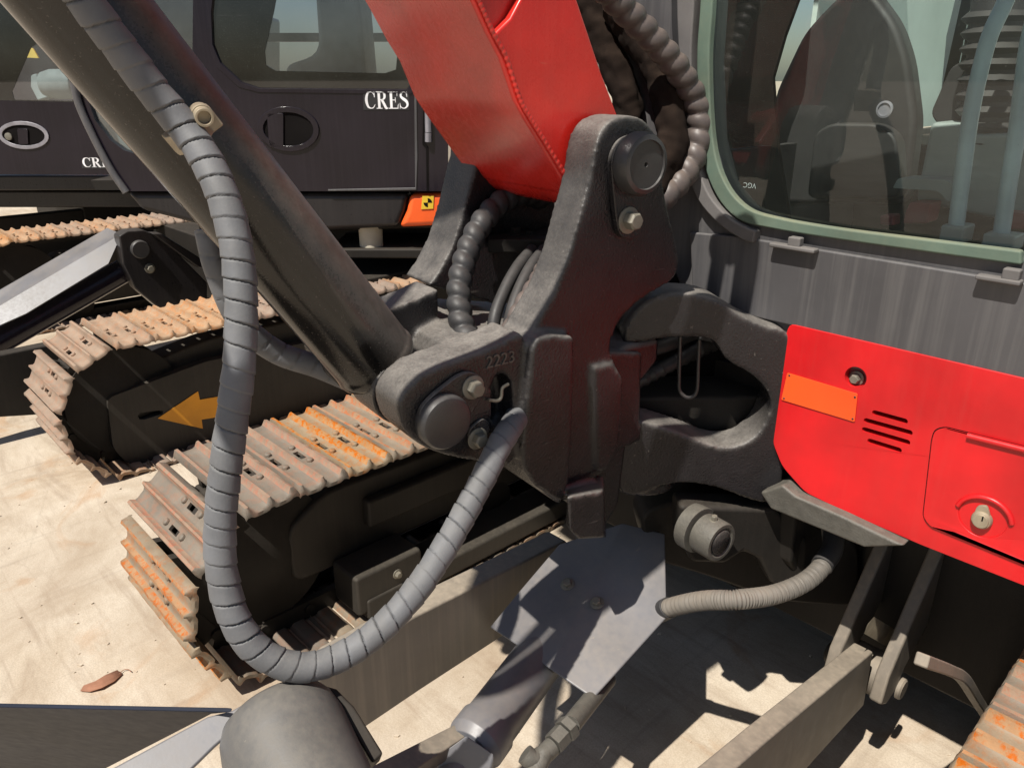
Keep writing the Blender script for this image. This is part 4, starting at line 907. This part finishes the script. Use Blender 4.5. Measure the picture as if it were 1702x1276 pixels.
put('cab_roof', prism([s2(*p, -.02) for p in ((60, -330), (760, -330), (760, -300), (60, -300))], H * 1.4), M['gloss'], E2, .02)

# ================================================================== EXCAVATOR 3 (black, far left)
E3 = thing('excavator', 'black excavator at the far left edge, oval door handle and cut-off CR lettering', 'excavator', (-7.2, 1.9, 0), 'black excavators parked behind')
d3 = 5.9
def s3(u, v, dd=0): return onplane(u, v, CAM + H * (d3 + dd), H)
tr, ya3, yb3, r3 = track(E3, -7.6, -8.05, .55, 3.2, .66, .155, brown, k0=.3)
put('track_frame', prism(rnd([V((-7.72, y, z)) for y, z in ((.9, .10), (3.2, .10), (3.3, .3), (3.2, .5), (1.2, .5))], .05), (-.14, 0, 0)), M['dark'], E3, .01)
w3 = [(22, 60), (30, 58), (118, 60), (118, 165), (112, 170), (24, 168), (20, 160)]
w3 = [(-60, -160), (130, -160), (135, 160), (120, 170), (-60, 166)]
door3 = put('cab_door', prism([s3(*p) for p in ((-160, -160), (330, -160), (330, 290), (-160, 290))], H * .05, [[s3(*p) for p in w3]]), M['gloss'], E3, .008)
wb3 = put('window', prism([s3(*p, .012) for p in ((-70, -155), (138, -155), (140, 165), (122, 176), (-70, 172))], H * .006, [[s3(*p, .012) for p in ((52, 78), (80, 62), (120, 62), (126, 160), (120, 168), (24, 166), (20, 152))]]), M['glassd'], E3)
put('window_pane', ([s3(*p, .015) for p in ((52, 78), (80, 62), (120, 62), (126, 160), (120, 168), (24, 166), (20, 152))], [tuple(range(7))]), M['glassp'], wb3, smooth=False)
hc = s3(40, 225)
put('door_handle', prism(oval(hc - H * .010, .185, .098), H * .012, [oval(hc - H * .010, .155, .072)]), M['chrome'], door3, .005, seg=3)
put('handle_recess', prism(oval(hc - H * .001, .155, .074), H * -.001), M['void'], door3)
put('handle_flap', prism(rnd([s3(u, v, -.003) for u, v in ((29, 214), (47, 214), (48, 240), (32, 240))], .01), H * -.008), M['gloss'], door3, .003)
put('handle_lock', lathe(s3(15, 227, -.002), H * -1, [(.026, 0), (.026, .012), (.018, .015)], 20), M['bolt'], door3)
put('label_backing', prism([s3(u, v, -.002) for u, v in ((136, 264), (222, 264), (222, 280), (136, 280))], H * .001), M['rubber'], door3)
lettering('CRES', s3(138, 278, -.004), s3(196, 278, -.004), .068, H, door3)
put('upper_body', join(prism([s3(u, v, .06) for u, v in ((-160, 292), (360, 292), (360, 316), (-160, 318))], H * 1.5), prism([s3(u, v, .5) for u, v in ((-160, 318), (330, 318), (330, 345), (-160, 345))], H * .9)), M['black'], E3, .015)
put('cab_shell', join(
    prism([s3(u, v, 1.3) for u, v in ((-160, -300), (360, -300), (360, 80), (-160, 80))], H * .03, [[s3(u, v, 1.3) for u, v in ((-30, -240), (160, -240), (160, 140 - 70), (-30, 70))]])), M['gloss'], E3)
put('car_body', box((-9.4, 2.0, .2), (-7.7, 3.0, .62)), M['dark'], E3, .01)

# ================================================================== orange machine far behind
E4 = thing('excavator', 'orange excavator arm and grey-green cylinder seen through the far left cab window', 'excavator', (-9.6, 6.6, 0))
def s4(u, v, t): return D(u, v, t)
put('boom', prism([s4(u, v, 8.6) for u, v in ((70, 40), (120, 55), (170, 110), (150, 140), (110, 128), (92, 110), (78, 90))], H * .4), M['orange'], E4, .03)
put('counterweight', prism([s4(u, v, 9.2) for u, v in ((-10, 150), (10, 40), (200, 20), (420, 20), (420, 290), (-10, 290))], H * 1.2), M['gloss'], E4, .05)
put('warning_label', prism([s4(u, v, 8.5) for u, v in ((43, 96), (53, 78), (64, 97))], H * .02), M['yellow'], E4)
put('boom_cylinder', lathe(s4(72, 140, 8.3), RT, [(.12, 0), (.15, .1), (.15, .35), (.13, .36), (.13, .9)], 28), M['console'], E4, .01)
put('cylinder_bracket', prism([s4(u, v, 8.35) for u, v in ((50, 125), (60, 122), (72, 148), (82, 162), (62, 168), (50, 145))], H * .2), M['console'], E4, .02)
put('crawler_track', join(*[obox(s4(-40 + i * 14, 255, 9.0), RT, H, ZU, .085, .45, .5) for i in range(40)]), M['dark'], E4, .01)
put('car_body', prism([s4(u, v, 9.3) for u, v in ((0, 190), (400, 190), (400, 262), (0, 262))], H * .8), M['dark'], E4)

# ================================================================== small things on the ground
lp = [atZ(u, v, 0) for u, v in ((134, 1150), (140, 1142), (160, 1136), (176, 1124), (196, 1117), (204, 1122), (190, 1136), (170, 1148), (150, 1152))]
vs = []
for i, p in enumerate(lp): vs.append(p + V((0, 0, .004 + .008 * ((i * 37) % 5) / 5)))
vs.append(sum(lp, V()) / len(lp) + V((0, 0, .003)))
n = len(lp)
lf_ = put('dry_leaf', (vs, [(i, (i + 1) % n, n) for i in range(n)]), M['leaf'])
lf_['label'] = 'curled dry brown leaf lying on the concrete in front of the rusty track'; lf_['category'] = 'leaf'
lf_.modifiers.new('t', 'SOLIDIFY').thickness = .0012
stem = put('leaf_stem', tube(spline([atZ(u, v, .006) for u, v in ((198, 1120), (205, 1113), (213, 1112), (218, 1116))], 6), .0012, 6), M['leaf'], lf_)
rg = random.Random(5); parts = []
for i in range(420):
    c = V((rg.uniform(-3.6, -.2), rg.uniform(.0, 2.2), 0)); s = rg.choice((.002, .0025, .003, .004, .006))
    parts.append(obox(c + ZU * s * .3, V((1, rg.uniform(-1, 1), 0)).normalized(), V((0, 1, .3)), ZU, s * rg.uniform(.7, 2.0), s, s))
gr = put('grit', join(*parts), M['ground'], smooth=False); gr['kind'] = 'stuff'; gr['label'] = 'scattered grit and crumbs on the concrete'
